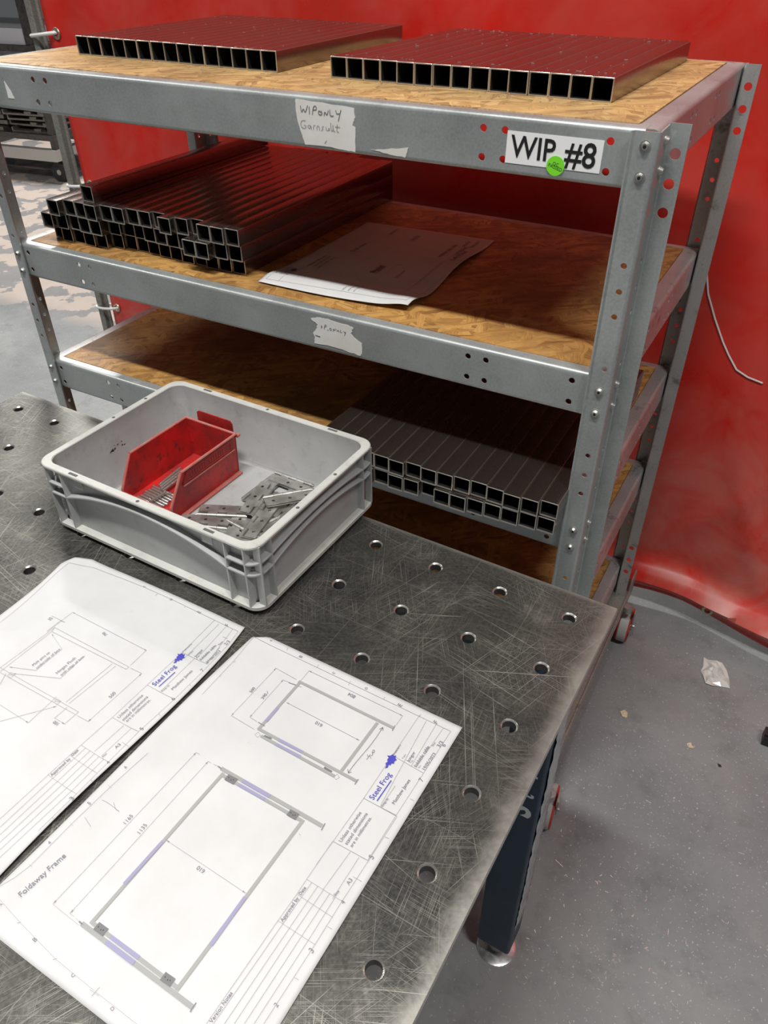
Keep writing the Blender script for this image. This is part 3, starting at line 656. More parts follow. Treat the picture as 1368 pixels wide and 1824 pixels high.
# --- sheet at the right: frame drawing
def surf2(x, y):
    z = 0.0010 + 0.0012 * (1 + noise.noise(Vector((x * 7, y * 7, .4)))) * 0.5
    z += 0.004 * math.exp(-((x + .342) / .02) ** 2) * (0.5 + 0.5 * sin((y + .15) * 9))      # lifted left edge
    return z
s2 = Sheet(TAB, surf2, 'engineering_drawing', 'large printed drawing of a foldaway frame, lying nearest the camera on the bench')
def b2(fx, fy):
    x0 = -0.3395 - 0.0085 * (1 - fy) + 0.002 * sin(fy * 6); y0, y1 = -0.153 + 0.004 * (fx), 0.2695
    x = x0 + (-0.045 - x0) * fx; y = y0 + (y1 - y0) * fy
    if fx < 0.06 and fy > 0.97: y -= (0.06 - fx) * 0.2 * (fy - .97) / .03; 
    return x, y
b = s2.paper(b2, 60, 84)
def L2(sh, mb, cr, pts, w=0.00038, m=INK):
    for p, q in zip(pts, pts[1:]): sh.rib(mb, sh.px(cr(*p)), sh.px(cr(*q)), w, m)
def arrow(sh, mb, cr, tip, frm, s=0.0035):
    a, c = sh.px(cr(*tip)), sh.px(cr(*frm)); d = (c - a).normalized(); n = Vector((-d.y, d.x))
    mb.face([sh.P(*a), sh.P(*(a + d * s + n * s * .22)), sh.P(*(a + d * s - n * s * .22))], INKT)
def dim(sh, mb, cr, p, q): L2(sh, mb, cr, [p, q]); arrow(sh, mb, cr, p, q); arrow(sh, mb, cr, q, p)
def fat(sh, mb, cr, p, q, w, m, e=.0003): sh.rib(mb, sh.px(cr(*p)), sh.px(cr(*q)), w, m, e)
# border with zone ticks
L2(s2, b, cB, [(262, 42), (1262, 522)]); L2(s2, b, cB, [(1262, 522), (985, 948), (840, 1178)]); L2(s2, b, cD, [(1200, 175), (1038, 425), (888, 655), (735, 900), (445, 1349)])
L2(s2, b, cC, [(600, 5), (450, 140), (290, 293), (125, 460), (60, 510), (0, 545)]); L2(s2, b, cC, [(0, 600), (80, 690), (225, 840), (390, 975), (555, 1104)])
L2(s2, b, cB, [(262, 42), (160, 165), (0, 335)])
for p, q in (((435, 98), (428, 112)), ((592, 183), (582, 198)), ((755, 265), (742, 288)), ((928, 347), (920, 362)), ((1110, 436), (1102, 450)), ((170, 165), (160, 172)), ((95, 235), (88, 245))): L2(s2, b, cB, [p, q])
for p, q in (((440, 135), (452, 146)), ((285, 288), (297, 299)), ((118, 455), (130, 466)), ((70, 695), (85, 690)), ((215, 843), (232, 838)), ((372, 992), (405, 955)), ((365, 965), (400, 988))): L2(s2, b, cC, [p, q])
for p, q in (((1130, 290), (1155, 300)), ((1275, 75), (1295, 85)), ((805, 797), (832, 813)), ((615, 1085), (642, 1100)), ((950, 515), (1000, 543))): L2(s2, b, cD, [p, q])
# title block
L2(s2, b, cB, [(1105, 438), (820, 862), (665, 1080), (580, 1197)]); L2(s2, b, cD, [(835, 315), (688, 530), (632, 615), (525, 765), (120, 1349)])
for p, q in (((820, 862), (985, 948)), ((665, 1080), (840, 1178)), ((968, 645), (1125, 735)), ((1035, 560), (1020, 690)), ((1138, 468), (905, 900)), ((1192, 480), (1060, 700)), ((1225, 505), (1085, 705)), ((968, 645), (1000, 600))):
    if p != (1035, 560): L2(s2, b, cB, [p, q])
for p, q in (((835, 315), (1038, 425)), ((688, 530), (888, 655)), ((632, 615), (835, 745)), ((525, 765), (735, 900)), ((935, 375), (780, 590)), ((985, 405), (835, 640)), ((1010, 70), (1200, 175)), ((1190, 0), (1105, 125))): L2(s2, b, cD, [p, q])
for (x, y), (x1, y1) in (((553, 783), (160, 1349)), ((590, 807), (222, 1349)), ((622, 827), (278, 1349)), ((660, 852), (335, 1349)), ((697, 876), (390, 1349))): L2(s2, b, cD, [(x, y), (x1, y1)])
for (x, y), (x1, y1) in (((717, 548), (553, 783)), ((750, 570), (590, 807)), ((783, 590), (622, 827)), ((818, 612), (660, 852)), ((850, 632), (697, 876))): L2(s2, b, cD, [(x, y), (x1, y1)])
# upper, small frame
w1, w2 = 0.0036, 0.0036
fat(s2, b, cB, (490, 268), (972, 505), w1, BAR); fat(s2, b, cB, (495, 275), (285, 512), w1, BAR); fat(s2, b, cB, (285, 508), (785, 775), w1, BAR); fat(s2, b, cB, (890, 478), (708, 722), w1, BAR)
fat(s2, b, cB, (300, 545), (672, 750), w1, BAR, .0004)
fat(s2, b, cB, (385, 402), (325, 472), w1, BARB, .0005); fat(s2, b, cB, (388, 565), (510, 628), w1, BARB, .0005); fat(s2, b, cB, (375, 588), (500, 652), w1, BARB, .0005)
fat(s2, b, cB, (316, 545), (352, 560), 0.0022, BARD, .0006); fat(s2, b, cB, (620, 705), (658, 728), 0.0022, BARD, .0006)
for c in ((282, 538), (682, 752)):
    x, y = c; L2(s2, b, cB, [(x - 14, y), (x + 4, y - 12), (x + 15, y + 4), (x - 2, y + 15), (x - 14, y)])
L2(s2, b, cB, [(980, 492), (965, 520)], .0009, INKT); L2(s2, b, cB, [(793, 765), (775, 792)], .0009, INKT)
dim(s2, b, cB, (375, 202), (148, 442)); dim(s2, b, cB, (412, 260), (242, 450)); dim(s2, b, cB, (543, 215), (1018, 443)); dim(s2, b, cB, (428, 375), (798, 568))
for p, q in (((372, 200), (480, 260)), ((412, 262), (450, 276)), ((462, 280), (505, 298)), ((148, 442), (265, 512)), ((242, 450), (278, 472)), ((288, 478), (318, 496)), ((543, 215), (498, 268)), ((1018, 443), (985, 490))): L2(s2, b, cB, [p, q])
L2(s2, b, cB, [(440, 275), (478, 288)], .0009, INKT); L2(s2, b, cB, [(285, 476), (318, 495)], .0009, INKT)
# lower, large frame
W1, W2 = 0.0044, 0.0037
fat(s2, b, cC, (898, 66), (1308, 300), W1, BAR); fat(s2, b, cC, (900, 92), (1222, 277), W2, BAR, .0004); fat(s2, b, cC, (908, 85), (368, 698), W2, BAR); fat(s2, b, cC, (1232, 275), (716, 968), W2, BAR)
fat(s2, b, cC, (332, 696), (782, 1036), W1, BAR); fat(s2, b, cC, (378, 695), (722, 958), W2, BAR, .0004)
fat(s2, b, cC, (662, 363), (505, 537), W2, BARB, .0006); fat(s2, b, cC, (996, 590), (856, 785), W2, BARB, .0006); fat(s2, b, cC, (985, 117), (1097, 181), W1, BARB, .0006); fat(s2, b, cC, (970, 133), (1078, 194), W2, BARB, .0006)
fat(s2, b, cC, (432, 772), (545, 858), W1, BARB, .0006); fat(s2, b, cC, (450, 750), (565, 836), W2, BARB, .0006)
for c, e in (((920, 102), (958, 122)), ((1172, 245), (1208, 265)), ((392, 706), (430, 734)), ((662, 910), (702, 938))):
    fat(s2, b, cC, c, e, 0.0075, BARD, .0008)
    for k in range(3):
        f = .25 + .25 * k; x, y = c[0] + (e[0] - c[0]) * f, c[1] + (e[1] - c[1]) * f + (3 if k % 2 else -2)
        fat(s2, b, cC, (x - 1.5, y), (x + 1.5, y), 0.0012, BLACKINK, .001)
L2(s2, b, cC, [(1320, 290), (1305, 318)], .0010, INKT); L2(s2, b, cC, [(797, 1018), (772, 1056)], .0010, INKT)
L2(s2, b, cC, [(322, 688), (336, 700)], .0014, INKT); L2(s2, b, cC, [(886, 58), (900, 68)], .0014, INKT)
dim(s2, b, cC, (797, 2), (215, 617)); dim(s2, b, cC, (846, 38), (284, 656)); dim(s2, b, cC, (676, 358), (998, 573))
for p, q in (((797, 2), (812, 10)), ((846, 38), (858, 45)), ((868, 50), (885, 58)), ((215, 617), (320, 703)), ((284, 656), (300, 668)), ((308, 676), (322, 688))): L2(s2, b, cC, [p, q])
for body, cr, p0, p1, m_, bd in (('500', cB, (252, 327), (272, 303), INKT, 0), ('390', cB, (312, 360), (332, 335), INKT, 0), ('804', cB, (782, 343), (748, 325), INKT, 0), ('610', cB, (614, 488), (582, 470), INKT, 0),
        ('1165', cC, (512, 294), (542, 260), INKT, 0), ('1135', cC, (570, 333), (599, 297), INKT, 0), ('610', cC, (835, 480), (808, 461), INKT, 0), ('Foldaway Frame', cC, (86, 590), (270, 424), INKT, 0.01),
        ('Approved by', cC, (1148, 692), (1215, 594), INKT, .015), ('Date', cC, (1222, 583), (1244, 552), INKT, .015), ('Version Notes', cC, (860, 1103), (946, 980), INKT, .015),
        ('A3', cD, (928, 566), (950, 535), INKT, 0), ('Size', cD, (852, 628), (874, 600), INKT, 0), ('Matthew James', cB, (977, 894), (1058, 772), INKT, 0), ('Design By', cB, (917, 908), (948, 864), INKT, 0),
        ('Jongor', cB, (1050, 680), (1084, 630), INKT, 0), ('foldable table', cB, (1088, 706), (1156, 602), INKT, 0), ('19/05/2023', cB, (1132, 720), (1188, 638), INKT, 0), ('3/3', cB, (1208, 606), (1227, 580), INKT, 0),
        ('Produced For', cB, (977, 642), (1012, 590), INKT, 0), ('Project', cB, (1020, 662), (1036, 640), INKT, 0), ('Title', cB, (1063, 683), (1072, 670), INKT, 0), ('Date', cB, (1102, 710), (1112, 696), INKT, 0), ('Sheet', cB, (1172, 600), (1186, 580), INKT, 0),
        ('Unless otherwise', cB, (708, 1086), (810, 936), INKT, 0), ('stated dimensions', cB, (736, 1100), (842, 942), INKT, 0), ('are in millimetres.', cB, (762, 1112), (862, 962), INKT, 0),
        ('5', cD, (1062, 420), (1072, 406), INKT, 0), ('4', cD, (898, 674), (908, 660), INKT, 0), ('3', cD, (720, 952), (732, 938), INKT, 0), ('2', cD, (520, 1260), (532, 1244), INKT, 0), ('7', cB, (1118, 780), (1126, 768), INKT, 0), ('6', cB, (1232, 602), (1238, 592), INKT, 0),
        ('A', cB, (348, 68), (357, 62), INKT, 0), ('B', cB, (505, 150), (512, 142), INKT, 0), ('C', cB, (668, 233), (677, 226), INKT, 0), ('D', cB, (834, 311), (843, 304), INKT, 0), ('E', cB, (1009, 398), (1017, 390), INKT, 0), ('F', cB, (1192, 486), (1200, 478), INKT, 0),
        ('A', cC, (4, 626), (12, 618), INKT, 0), ('B', cC, (142, 773), (153, 762), INKT, 0), ('C', cC, (296, 918), (307, 906), INKT, 0), ('D', cC, (456, 1053), (467, 1041), INKT, 0), ('4', cC, (202, 376), (210, 368), INKT, 0), ('5', cC, (364, 216), (371, 209), INKT, 0), ('6', cC, (511, 68), (517, 62), INKT, 0)):
    s2.text(b, body, cr(*p0), cr(*p1), m_, bold=bd)
s2.done()
b = frog(s2, cB(945, 722), cB(1000, 655), 0.62)
s2.text(b, 'Steel Frog', cB(870, 872), cB(962, 742), BLUE); s2.rib(b, s2.px(cB(888, 876)), s2.px(cB(960, 772)), 0.0011, BLUE, .0006)
b.build('printed_logo', BLUE, s2.e, recalc=False)['label'] = 'blue leaping frog emblem with the maker\'s name'
b = MBm(PEN); FS = lambda x, y: s2.P(x, y, .0006)
def pxs(sh, cr, pl): return [tuple(sh.px(cr(*p))) for p in pl]
strokes(b, [pxs(s2, cB, pl) for pl in ([(918, 502), (890, 545), (850, 600), (780, 680), (742, 732)], [(918, 502), (900, 512)], [(918, 502), (918, 520)], [(742, 735), (740, 715)], [(742, 735), (758, 728)], [(838, 640), (845, 655), (835, 665)], [(845, 652), (855, 640)], [(850, 645), (857, 660)], [(862, 628), (868, 640), (858, 648)], [(866, 618), (876, 618), (874, 632), (866, 632), (866, 620)], [(330, 318), (334, 332)])], FS, 0.00045)
strokes(b, [pxs(s2, cC, pl) for pl in ([(415, 195), (445, 210), (485, 243)], [(462, 205), (470, 235), (484, 240)], [(345, 265), (370, 305)], [(1215, 332), (1220, 340)])], FS, 0.00022)
b.build('pencil_marks', PEN, s2.e, recalc=False)['label'] = 'handwritten 440 and faint pencil marks'
# --- sheet at the left: box and hinge drawing
def surf1(x, y):
    z = 0.0012 + 0.0014 * (1 + noise.noise(Vector((x * 6, y * 6, 5.4)))) * 0.5
    z += 0.007 * math.exp(-((x + .668) / .035) ** 2) * math.exp(-((y - .25) / .10) ** 2)           # curled far left corner
    z += 0.0035 * math.exp(-((x + .351) / .014) ** 2) * (0.6 + 0.4 * sin(y * 14 + 1))              # lifted right edge
    return z
s1 = Sheet(TAB, surf1, 'engineering_drawing', 'printed drawing of a box with hinge notes, at the left edge beside the crate')
def b1(fx, fy):
    xr = -0.3575 + 0.0050 * sin(min(1, (1 - fy) * 6) * pi / 2) - 0.003 * sin(fy * 7); xl = -0.655 - 0.010 * math.exp(-((1 - fy) / .12) ** 2)
    y0, y1 = -0.155, 0.2665 - 0.010 * (1 - fx) ** 3
    x = xl + (xr - xl) * fx; y = y0 + (y1 - y0) * fy
    if fx < 0.1 and fy > 0.93: k = (0.1 - fx) / .1 * (fy - .93) / .07; x += 0.009 * k; y -= 0.009 * k
    return x, y
b = s1.paper(b1, 60, 84)
L2(s1, b, cA, [(0, 385), (70, 330), (150, 262), (222, 195), (295, 125), (365, 68), (500, 95), (640, 148), (770, 200), (910, 262), (1060, 335), (1262, 432)])
L2(s1, b, cA, [(1262, 432), (1215, 495), (1078, 640), (925, 790), (735, 962), (575, 1122), (405, 1292), (200, 1490)])
L2(s1, b, cA, [(1138, 370), (965, 543), (780, 715), (595, 887), (430, 1033), (255, 1192), (0, 1425)])
for pl in ([(1160, 392), (975, 575)], [(1195, 408), (1040, 578)], [(1232, 420), (1095, 600)], [(965, 543), (1100, 605)], [(1165, 515), (1095, 600)], [(780, 715), (925, 790)], [(595, 887), (735, 962)], [(655, 930), (500, 1068)], [(695, 945), (540, 1090)], [(430, 1033), (575, 1122)], [(375, 1090), (512, 1180)], [(255, 1192), (405, 1292)], [(1030, 575), (850, 750)]): L2(s1, b, cA, pl)
for k in range(5):
    f = (k + 1) / 6; x0, y0 = 430 + 145 * f, 1033 + 89 * f; x1, y1 = 255 + 150 * f, 1192 + 100 * f
    L2(s1, b, cA, [(x0, y0), (x1, y1), (0, y1 + x1 * 0.93)])
L2(s1, b, cA, [(0, 1425), (0, 1426)])
for p, q in (((1180, 460), (1205, 470)), ((1005, 712), (1012, 722)), ((838, 868), (850, 876)), ((648, 1018), (680, 1040)), ((480, 1218), (497, 1228)), ((278, 1418), (292, 1426)), ((835, 232), (822, 242)), ((985, 297), (975, 306))): L2(s1, b, cA, [p, q])
for pl in ([(290, 410), (683, 620), (668, 632), (275, 432), (290, 410)], [(275, 432), (0, 645)], [(290, 411), (0, 625)], [(0, 622), (415, 857), (402, 873), (0, 648)], [(595, 603), (350, 806)], [(612, 615), (364, 815)], [(250, 430), (320, 375), (345, 383)], [(275, 350), (345, 383)], [(775, 532), (690, 612)], [(385, 330), (250, 432)], [(690, 625), (752, 655)], [(410, 878), (470, 910)], [(355, 835), (288, 892)], [(400, 872), (342, 922)], [(288, 890), (345, 922)], [(0, 712), (32, 655)], [(0, 820), (150, 915), (300, 778)], [(0, 908), (300, 828)], [(275, 445), (328, 525), (190, 638), (50, 620)], [(70, 655), (320, 680), (450, 560)], [(175, 608), (178, 612)]): L2(s1, b, cA, pl, 0.00042)
dim(s1, b, cA, (385, 330), (777, 533)); dim(s1, b, cA, (750, 655), (467, 909)); arrow(s1, b, cA, (275, 445), (328, 525)); arrow(s1, b, cA, (50, 620), (190, 638)); arrow(s1, b, cA, (70, 655), (320, 680)); arrow(s1, b, cA, (300, 828), (0, 908)); arrow(s1, b, cA, (150, 915), (0, 820)); arrow(s1, b, cA, (342, 922), (288, 890))
for cx_, cy_ in ((58, 662), (303, 803)):
    L2(s1, b, cA, [(cx_ - 18, cy_ + 2), (cx_ + 2, cy_ - 14), (cx_ + 20, cy_ - 2), (cx_ - 2, cy_ + 16), (cx_ - 18, cy_ + 2)])
    for k in (-8, 0, 8): fat(s1, b, cA, (cx_ + k, cy_), (cx_ + k + 3, cy_ + 1), 0.0008, INKT, .0006)
for body, p0, p1, bd in (('790', (572, 448), (552, 434), 0), ('25', (282, 364), (266, 356), 0), ('500', (588, 786), (616, 758), 0), ('100', (315, 918), (292, 904), 0), ('Melt pins to', (178, 615), (266, 545), 0), ('underside of box', (198, 630), (322, 527), 0), ('Hinges Flush', (305, 657), (404, 574), 0), ('with edge of box', (326, 668), (448, 566), 0),
        ('Unless otherwise', (632, 892), (760, 772), 0), ('stated dimensions', (655, 906), (786, 780), 0), ('are in millimetres.', (674, 912), (800, 796), 0), ('Approved by', (275, 1200), (376, 1107), .015), ('Date', (385, 1093), (418, 1062), .015), ('Matthew James', (917, 742), (1022, 642), 0), ('Design By', (860, 752), (900, 718), 0),
        ('Jongor', (1037, 570), (1078, 530), 0), ('foldable table', (1066, 586), (1148, 507), 0), ('07/06/2023', (1100, 602), (1170, 537), 0), ('2/3', (1198, 506), (1220, 486), 0), ('Produced For', (972, 542), (1020, 498), 0), ('Project', (1003, 556), (1026, 536), 0), ('Title', (1046, 572), (1058, 562), 0), ('Sheet', (1160, 506), (1182, 488), 0), ('A3', (617, 1054), (642, 1031), 0), ('Size', (546, 1100), (568, 1080), 0),
        ('7', (1074, 645), (1084, 636), 0), ('6', (920, 798), (930, 788), 0), ('5', (754, 956), (764, 946), 0), ('4', (574, 1134), (584, 1124), 0), ('3', (384, 1328), (396, 1316), 0), ('F', (1208, 408), (1216, 400), 0), ('E', (1058, 337), (1066, 330), 0), ('D', (908, 268), (916, 261), 0), ('C', (766, 200), (774, 193), 0)):
    s1.text(b, body, cA(*p0), cA(*p1), INKT, bold=bd)
s1.done()
b = frog(s1, cA(932, 610), cA(992, 562), 0.72)
s1.text(b, 'Steel Frog', cA(822, 722), cA(936, 618), BLUE); s1.rib(b, s1.px(cA(842, 725)), s1.px(cA(928, 648)), 0.0010, BLUE, .0006)
b.build('printed_logo', BLUE, s1.e, recalc=False)['label'] = 'blue leaping frog emblem with the maker\'s name'

# --- sheet on the middle shelf
ZM = LV[1] + 0.0014
def surf3(x, y):
    z = 0.0012 + 0.0015 * (1 + noise.noise(Vector((x * 8, y * 8, 9.4)))) * 0.5
    z += 0.010 * math.exp(-((y - .085) / .040) ** 2) * (0.75 + 0.25 * sin(x * 11)) * min(1, max(0, (y - .03) / .05))
    z += 0.007 * math.exp(-((x + .345) / .03) ** 2) * (0.5 + 0.5 * sin(y * 22 + 1.0))
    return max(z, 0.0008)
s3 = Sheet(RACK @ Matrix.Translation((0, 0, ZM)), surf3, 'engineering_drawing', 'drawing sheet lying curled on the middle shelf beside the stack of tubes')
C3 = [Vector((-0.637, 0.053)), Vector((-0.337, 0.066)), Vector((-0.352, 0.470)), Vector((-0.642, 0.452))]
def b3(fx, fy):
    p = (C3[0] * (1 - fx) + C3[1] * fx) * (1 - fy) + (C3[3] * (1 - fx) + C3[2] * fx) * fy
    return p.x + 0.003 * sin(fy * 9) * fx, p.y - 0.006 * sin(fx * pi) * (1 - fy)
b = s3.paper(b3, 50, 70)
def uv3(fx, fy): return Vector(b3(fx, fy))
def r3l(p, q, w=0.0005, m=INK): s3.rib(b, uv3(*p), uv3(*q), w, m, .0005)
for p, q in (((.03, .03), (.97, .03)), ((.97, .03), (.97, .97)), ((.97, .97), (.03, .97)), ((.03, .97), (.03, .03)), ((.35, .22), (.86, .22)), ((.86, .22), (.86, .60)), ((.86, .60), (.42, .66)), ((.42, .66), (.35, .22)), ((.20, .10), (.20, .34)), ((.03, .34), (.20, .34)), ((.12, .03), (.12, .34)), ((.45, .30), (.60, .16)), ((.3, .5), (.62, .5)), ((.62, .16), (.62, .5)), ((.86, .12), (.86, .8)), ((.25, .12), (.62, .10))): r3l(p, q)
def t3(body, p, q, bd=0.0):
    a, c = uv3(*p), uv3(*q); d = c - a; up = Vector((-d.y, d.x)); put_text(b, body, lambda u, v: s3.P(*(a + d * u + up * v), .0008), INKT, bd)
for k, row in enumerate(('Unless otherwise', 'stated dimensions', 'are in millimetres')): t3(row, (.13 + .035 * k, .28), (.13 + .035 * k, .44))
for k, row in enumerate(('Matthew James', 'foldable table', 'Jongor')): t3(row, (.05 + .03 * k, .10), (.05 + .03 * k, .22))
for k, row in enumerate(('Unless otherwise', 'stated dimensions', 'are in millimetres')): t3(row, (.56 + .035 * k, .05), (.56 + .035 * k, .14))
t3('Bracket', (.55, .34), (.55, .44), .01); t3('Panel', (.57, .34), (.57, .44), .01); t3('front view', (.72, .32), (.72, .42)); t3('side', (.63, .48), (.66, .48)); t3('End view', (.25, .55), (.25, .68))
t3('Left Hand', (.93, .62), (.93, .77), .015); t3('as drawn', (.89, .72), (.89, .84), .015); t3('mirror this side', (.81, .66), (.81, .85), .015); t3('top edge', (.86, .84), (.86, .93), .01); t3('finish plain', (.92, .84), (.92, .95), .01); t3('scale', (.50, .82), (.50, .90)); t3('section', (.30, .86), (.30, .95))
s3.done()
b = MB(); 
for x, y, w_ in ((.085, .175, .006),): s3.rib(b, uv3(x, y), uv3(x + .015, y + .02), w_, BLACKINK, .0009)
b.build('printed_logo', BLACKINK, s3.e, recalc=False)

# ---------------------------------------------------------------- welding bench
bench = empty('welding_bench', TAB @ Matrix.Translation((-0.55, 0.15, -TABLE_Z)), 'scratched steel welding bench with a grid of round holes and navy legs', 'workbench')
BI = Matrix.Translation((0.55, -0.15, TABLE_Z))
b = MB(); TH = 0.012
seg = 32
def sq(cx, cy, z, h):
    out = []
    for i in range(seg):
        a = 2 * pi * i / seg + pi / 4; k = h / max(abs(cos(a)), abs(sin(a))); out.append(Vector((cx + k * cos(a), cy + k * sin(a), z)))
    return out
def ci(cx, cy, z, r): return [Vector((cx + r * cos(2 * pi * i / seg + pi / 4), cy + r * sin(2 * pi * i / seg + pi / 4), z)) for i in range(seg)]
for i in range(-11, 1):
    for j in range(-2, 6):
        cx_, cy_ = i * .1, j * .1
        b.loft([sq(cx_, cy_, 0, .05), ci(cx_, cy_, 0, .0102)], PLATE)
        b.loft([ci(cx_, cy_, 0, .0102), ci(cx_, cy_, -.0004, .0097), ci(cx_, cy_, -.0018, .0082)], BORE)
        b.loft([ci(cx_, cy_, -.0018, .0082), ci(cx_, cy_, -TH, .0082)], BORE_IN)
        b.loft([ci(cx_, cy_, -TH, .0082), sq(cx_, cy_, -TH, .05)], PLATE)
bmesh.ops.remove_doubles(b.bm, verts=b.bm.verts, dist=1e-5)
X0, X1, Y0, Y1 = -1.15, .05, -.25, .55
for p, q in (((X0, Y0), (X1, Y0)), ((X1, Y0), (X1, Y1)), ((X1, Y1), (X0, Y1)), ((X0, Y1), (X0, Y0))):
    b.face([(*p, 0), (*q, 0), (*q, -TH), (*p, -TH)], BORE)
bmesh.ops.recalc_face_normals(b.bm, faces=b.bm.faces)
top = b.build('bench_top', PLATE, bench, recalc=False); top.matrix_parent_inverse = Matrix.Identity(4); top.location = BI.translation
for (lx, ly) in ((0.0, 0.44), (-1.10, 0.44), (0.0, -0.20), (-1.10, -0.20)):
    b = MBm(NAVY)
    b.loft([rrect(lx - .032, lx + .032, ly - .032, ly + .032, .006, z, 4) for z in (-TH, -0.785)], None, True, (True, True))
    lg = b.build('leg', NAVY, bench, smooth=True); lg.location = BI.translation
    b = MBm(CHROME)
    prof = [(.0, -.850), (.038, -.850), (.038, -.8465), (.034, -.845), (.013, -.843), (.0095, -.832), (.0095, -.785), (0, -.785)]
    b.loft([[Vector((lx + max(r_, 1e-4) * cos(2 * pi * i / 32), ly + max(r_, 1e-4) * sin(2 * pi * i / 32), z)) for i in range(32)] for r_, z in prof], None)
    ft = b.build('levelling_foot', CHROME, lg, smooth=True)
    if (lx, ly) == (0.0, 0.44):
        b = MBm(LETTER)
        for body, z0, wd in (('S', -0.335, .026), ('t', -0.285, .012), ('A', -0.232, .024)):
            def F(u, v, z0=z0, wd=wd): return Vector((0.020 - v * wd * 1.0, ly - .0326, z0 + u * wd))
            put_text(b, body, F, LETTER, .03)
        b.build('lettering', LETTER, lg, recalc=False)['label'] = 'white lettering running up the leg'
        b = MBm(FILM); random.seed(3); A_ = []
        zz = -0.05
        while zz > -0.70:
            A_.append([Vector((.0325 + random.uniform(0, .0025), ly - .026 + k * .0125 + random.uniform(-.002, .002), zz)) for k in range(5)]); zz -= .012
        b.loft(A_, None, False); b.build('protective_film', FILM, lg, smooth=True, solid=0.0003)['label'] = 'crinkled clear film on the outer side'
# cross members under the top
for ly in (0.44, -0.20):
    b = MBm(NAVY); b.box(-1.06, -0.04, ly - .02, ly + .02, -.10, -TH); o = b.build('cross_rail', NAVY, bench); o.location = BI.translation

# ---------------------------------------------------------------- grey crate
cx0, cx1, cy0, cy1, CH = -0.750, -0.350, 0.290, 0.586, 0.118
crate = empty('storage_crate', TAB @ Matrix.Translation(((cx0 + cx1) / 2, (cy0 + cy1) / 2, 0)), 'grey plastic ribbed storage crate holding a red bin and hinges, on the bench', 'crate')
CO = Vector((-(cx0 + cx1) / 2, -(cy0 + cy1) / 2, 0))
hx, hy = (cx1 - cx0) / 2, (cy1 - cy0) / 2
def rl(inset, r, z, n=8): return rrect(-hx + inset, hx - inset, -hy + inset, hy - inset, r, z, n)
b = MB()
# shell: floor, inner wall, outer wall
IN = 0.0165; 
b.loft([rl(0.022, .016, .0105), rl(IN + .0005, .017, .018), rl(IN - .0020, .018, CH - .034), rl(IN - .0040, .019, CH - .028), rl(IN - .0045, .020, CH - .001)], CRATE)
b.loft([rl(IN - .0056, .019, CH - .002), rl(IN - .0050, .019, .0125)], CRATE)
b.loft([rl(IN - .0050, .019, .0125), rl(0.020, .016, .0125)], CRATE)
bb = rl(0.022, .016, .0105); b.face(bb, CRATE); b.loft([rl(0.020, .016, .0025), rl(0.020, .016, .014)], CRATE); b.face(list(reversed(rl(0.020, .016, .0025))), CRATE)
shell = b.build('crate_body', CRATE, crate, smooth=True)
b = MB()
# raised rim
IR = IN - .0045
b.loft([rl(IR, .019, CH - .0015), rl(IR - .001, .0195, CH), rl(.0012, .022, CH), rl(0, .023, CH - .0012), rl(0, .023, CH - .0040), rl(IR - .001, .0195, CH - .0040), rl(IR, .019, CH - .0015)], CRATE_RIM)
b.build('rim', CRATE_RIM, crate, smooth=True)
def belt(zf, thick, inset_o=.0004, n=40, m=CRATE, gap=0):
    """rib running round the whole crate with height zf(side, s)"""
    path_o = []; 
    def side(p0, p1, sd):
        for i in range(n + 1):
            s_ = i / n; path_o.append((p0 + (p1 - p0) * s_, sd, s_))
    r = .022; c = [(-hx + r, -hy), (hx - r, -hy), (hx, -hy + r), (hx, hy - r), (hx - r, hy), (-hx + r, hy), (-hx, hy - r), (-hx, -hy + r)]
    cs = [(hx - r, -hy + r, -90), (hx - r, hy - r, 0), (-hx + r, hy - r, 90), (-hx + r, -hy + r, 180)]
    pts = []
    for k in range(4):
        side(Vector(c[2 * k]), Vector(c[2 * k + 1]), k)
        for i in range(1, 8):
            t = math.radians(cs[k][2] + 90 * i / 8); path_o.append((Vector((cs[k][0] + r * cos(t), cs[k][1] + r * sin(t))), k + 10, 0))
    L = []
    N = len(path_o)
    for i, (p, sd, s_) in enumerate(path_o):
        z = zf(sd, s_); q = path_o[(i + 1) % N][0] - path_o[i - 1][0]; nrm = Vector((q.y, -q.x)).normalized()
        o_ = p - nrm * inset_o; i_ = p - nrm * (IN - .0046)
        L.append([Vector((o_.x, o_.y, z)), Vector((o_.x, o_.y, z - thick)), Vector((i_.x, i_.y, z - thick)), Vector((i_.x, i_.y, z))])
    if gap:
        runs, cur_ = [], []
        for e_, (p, sd, s_) in zip(L, path_o):
            if sd in (0, 2) and gap < s_ < 1 - gap:
                if cur_: runs.append(cur_); cur_ = []
            else: cur_.append(e_)
        if cur_: runs[0] = cur_ + runs[0]
        return runs
    return L + [L[0]]
def bump(s_, a=.10): 
    if s_ < a or s_ > 1 - a: return 0
    x = (s_ - a) / (1 - 2 * a); return 0.5 - 0.5 * cos(2 * pi * x) if False else sin(pi * x) ** 0.8
b = MB()
for run in belt(lambda sd, s_: 0.0895 + (0.009 * bump(s_, .06) if sd in (1, 3) else 0), .0022, gap=.079): b.loft(run, CRATE, True, (True, True))
b.build('side_rib', CRATE, crate, smooth=True)
b = MB(); b.loft(belt(lambda sd, s_: 0.0710 + (0.015 * bump(s_, .06) if sd in (1, 3) else 0.029 * bump(s_, .08) if sd < 10 else 0), .0022), CRATE)
b.build('side_rib', CRATE, crate, smooth=True)
b = MB(); b.loft(belt(lambda sd, s_: 0.0140, .0052, 0.0), CRATE_RIM); b.build('bottom_flange', CRATE_RIM, crate, smooth=True)
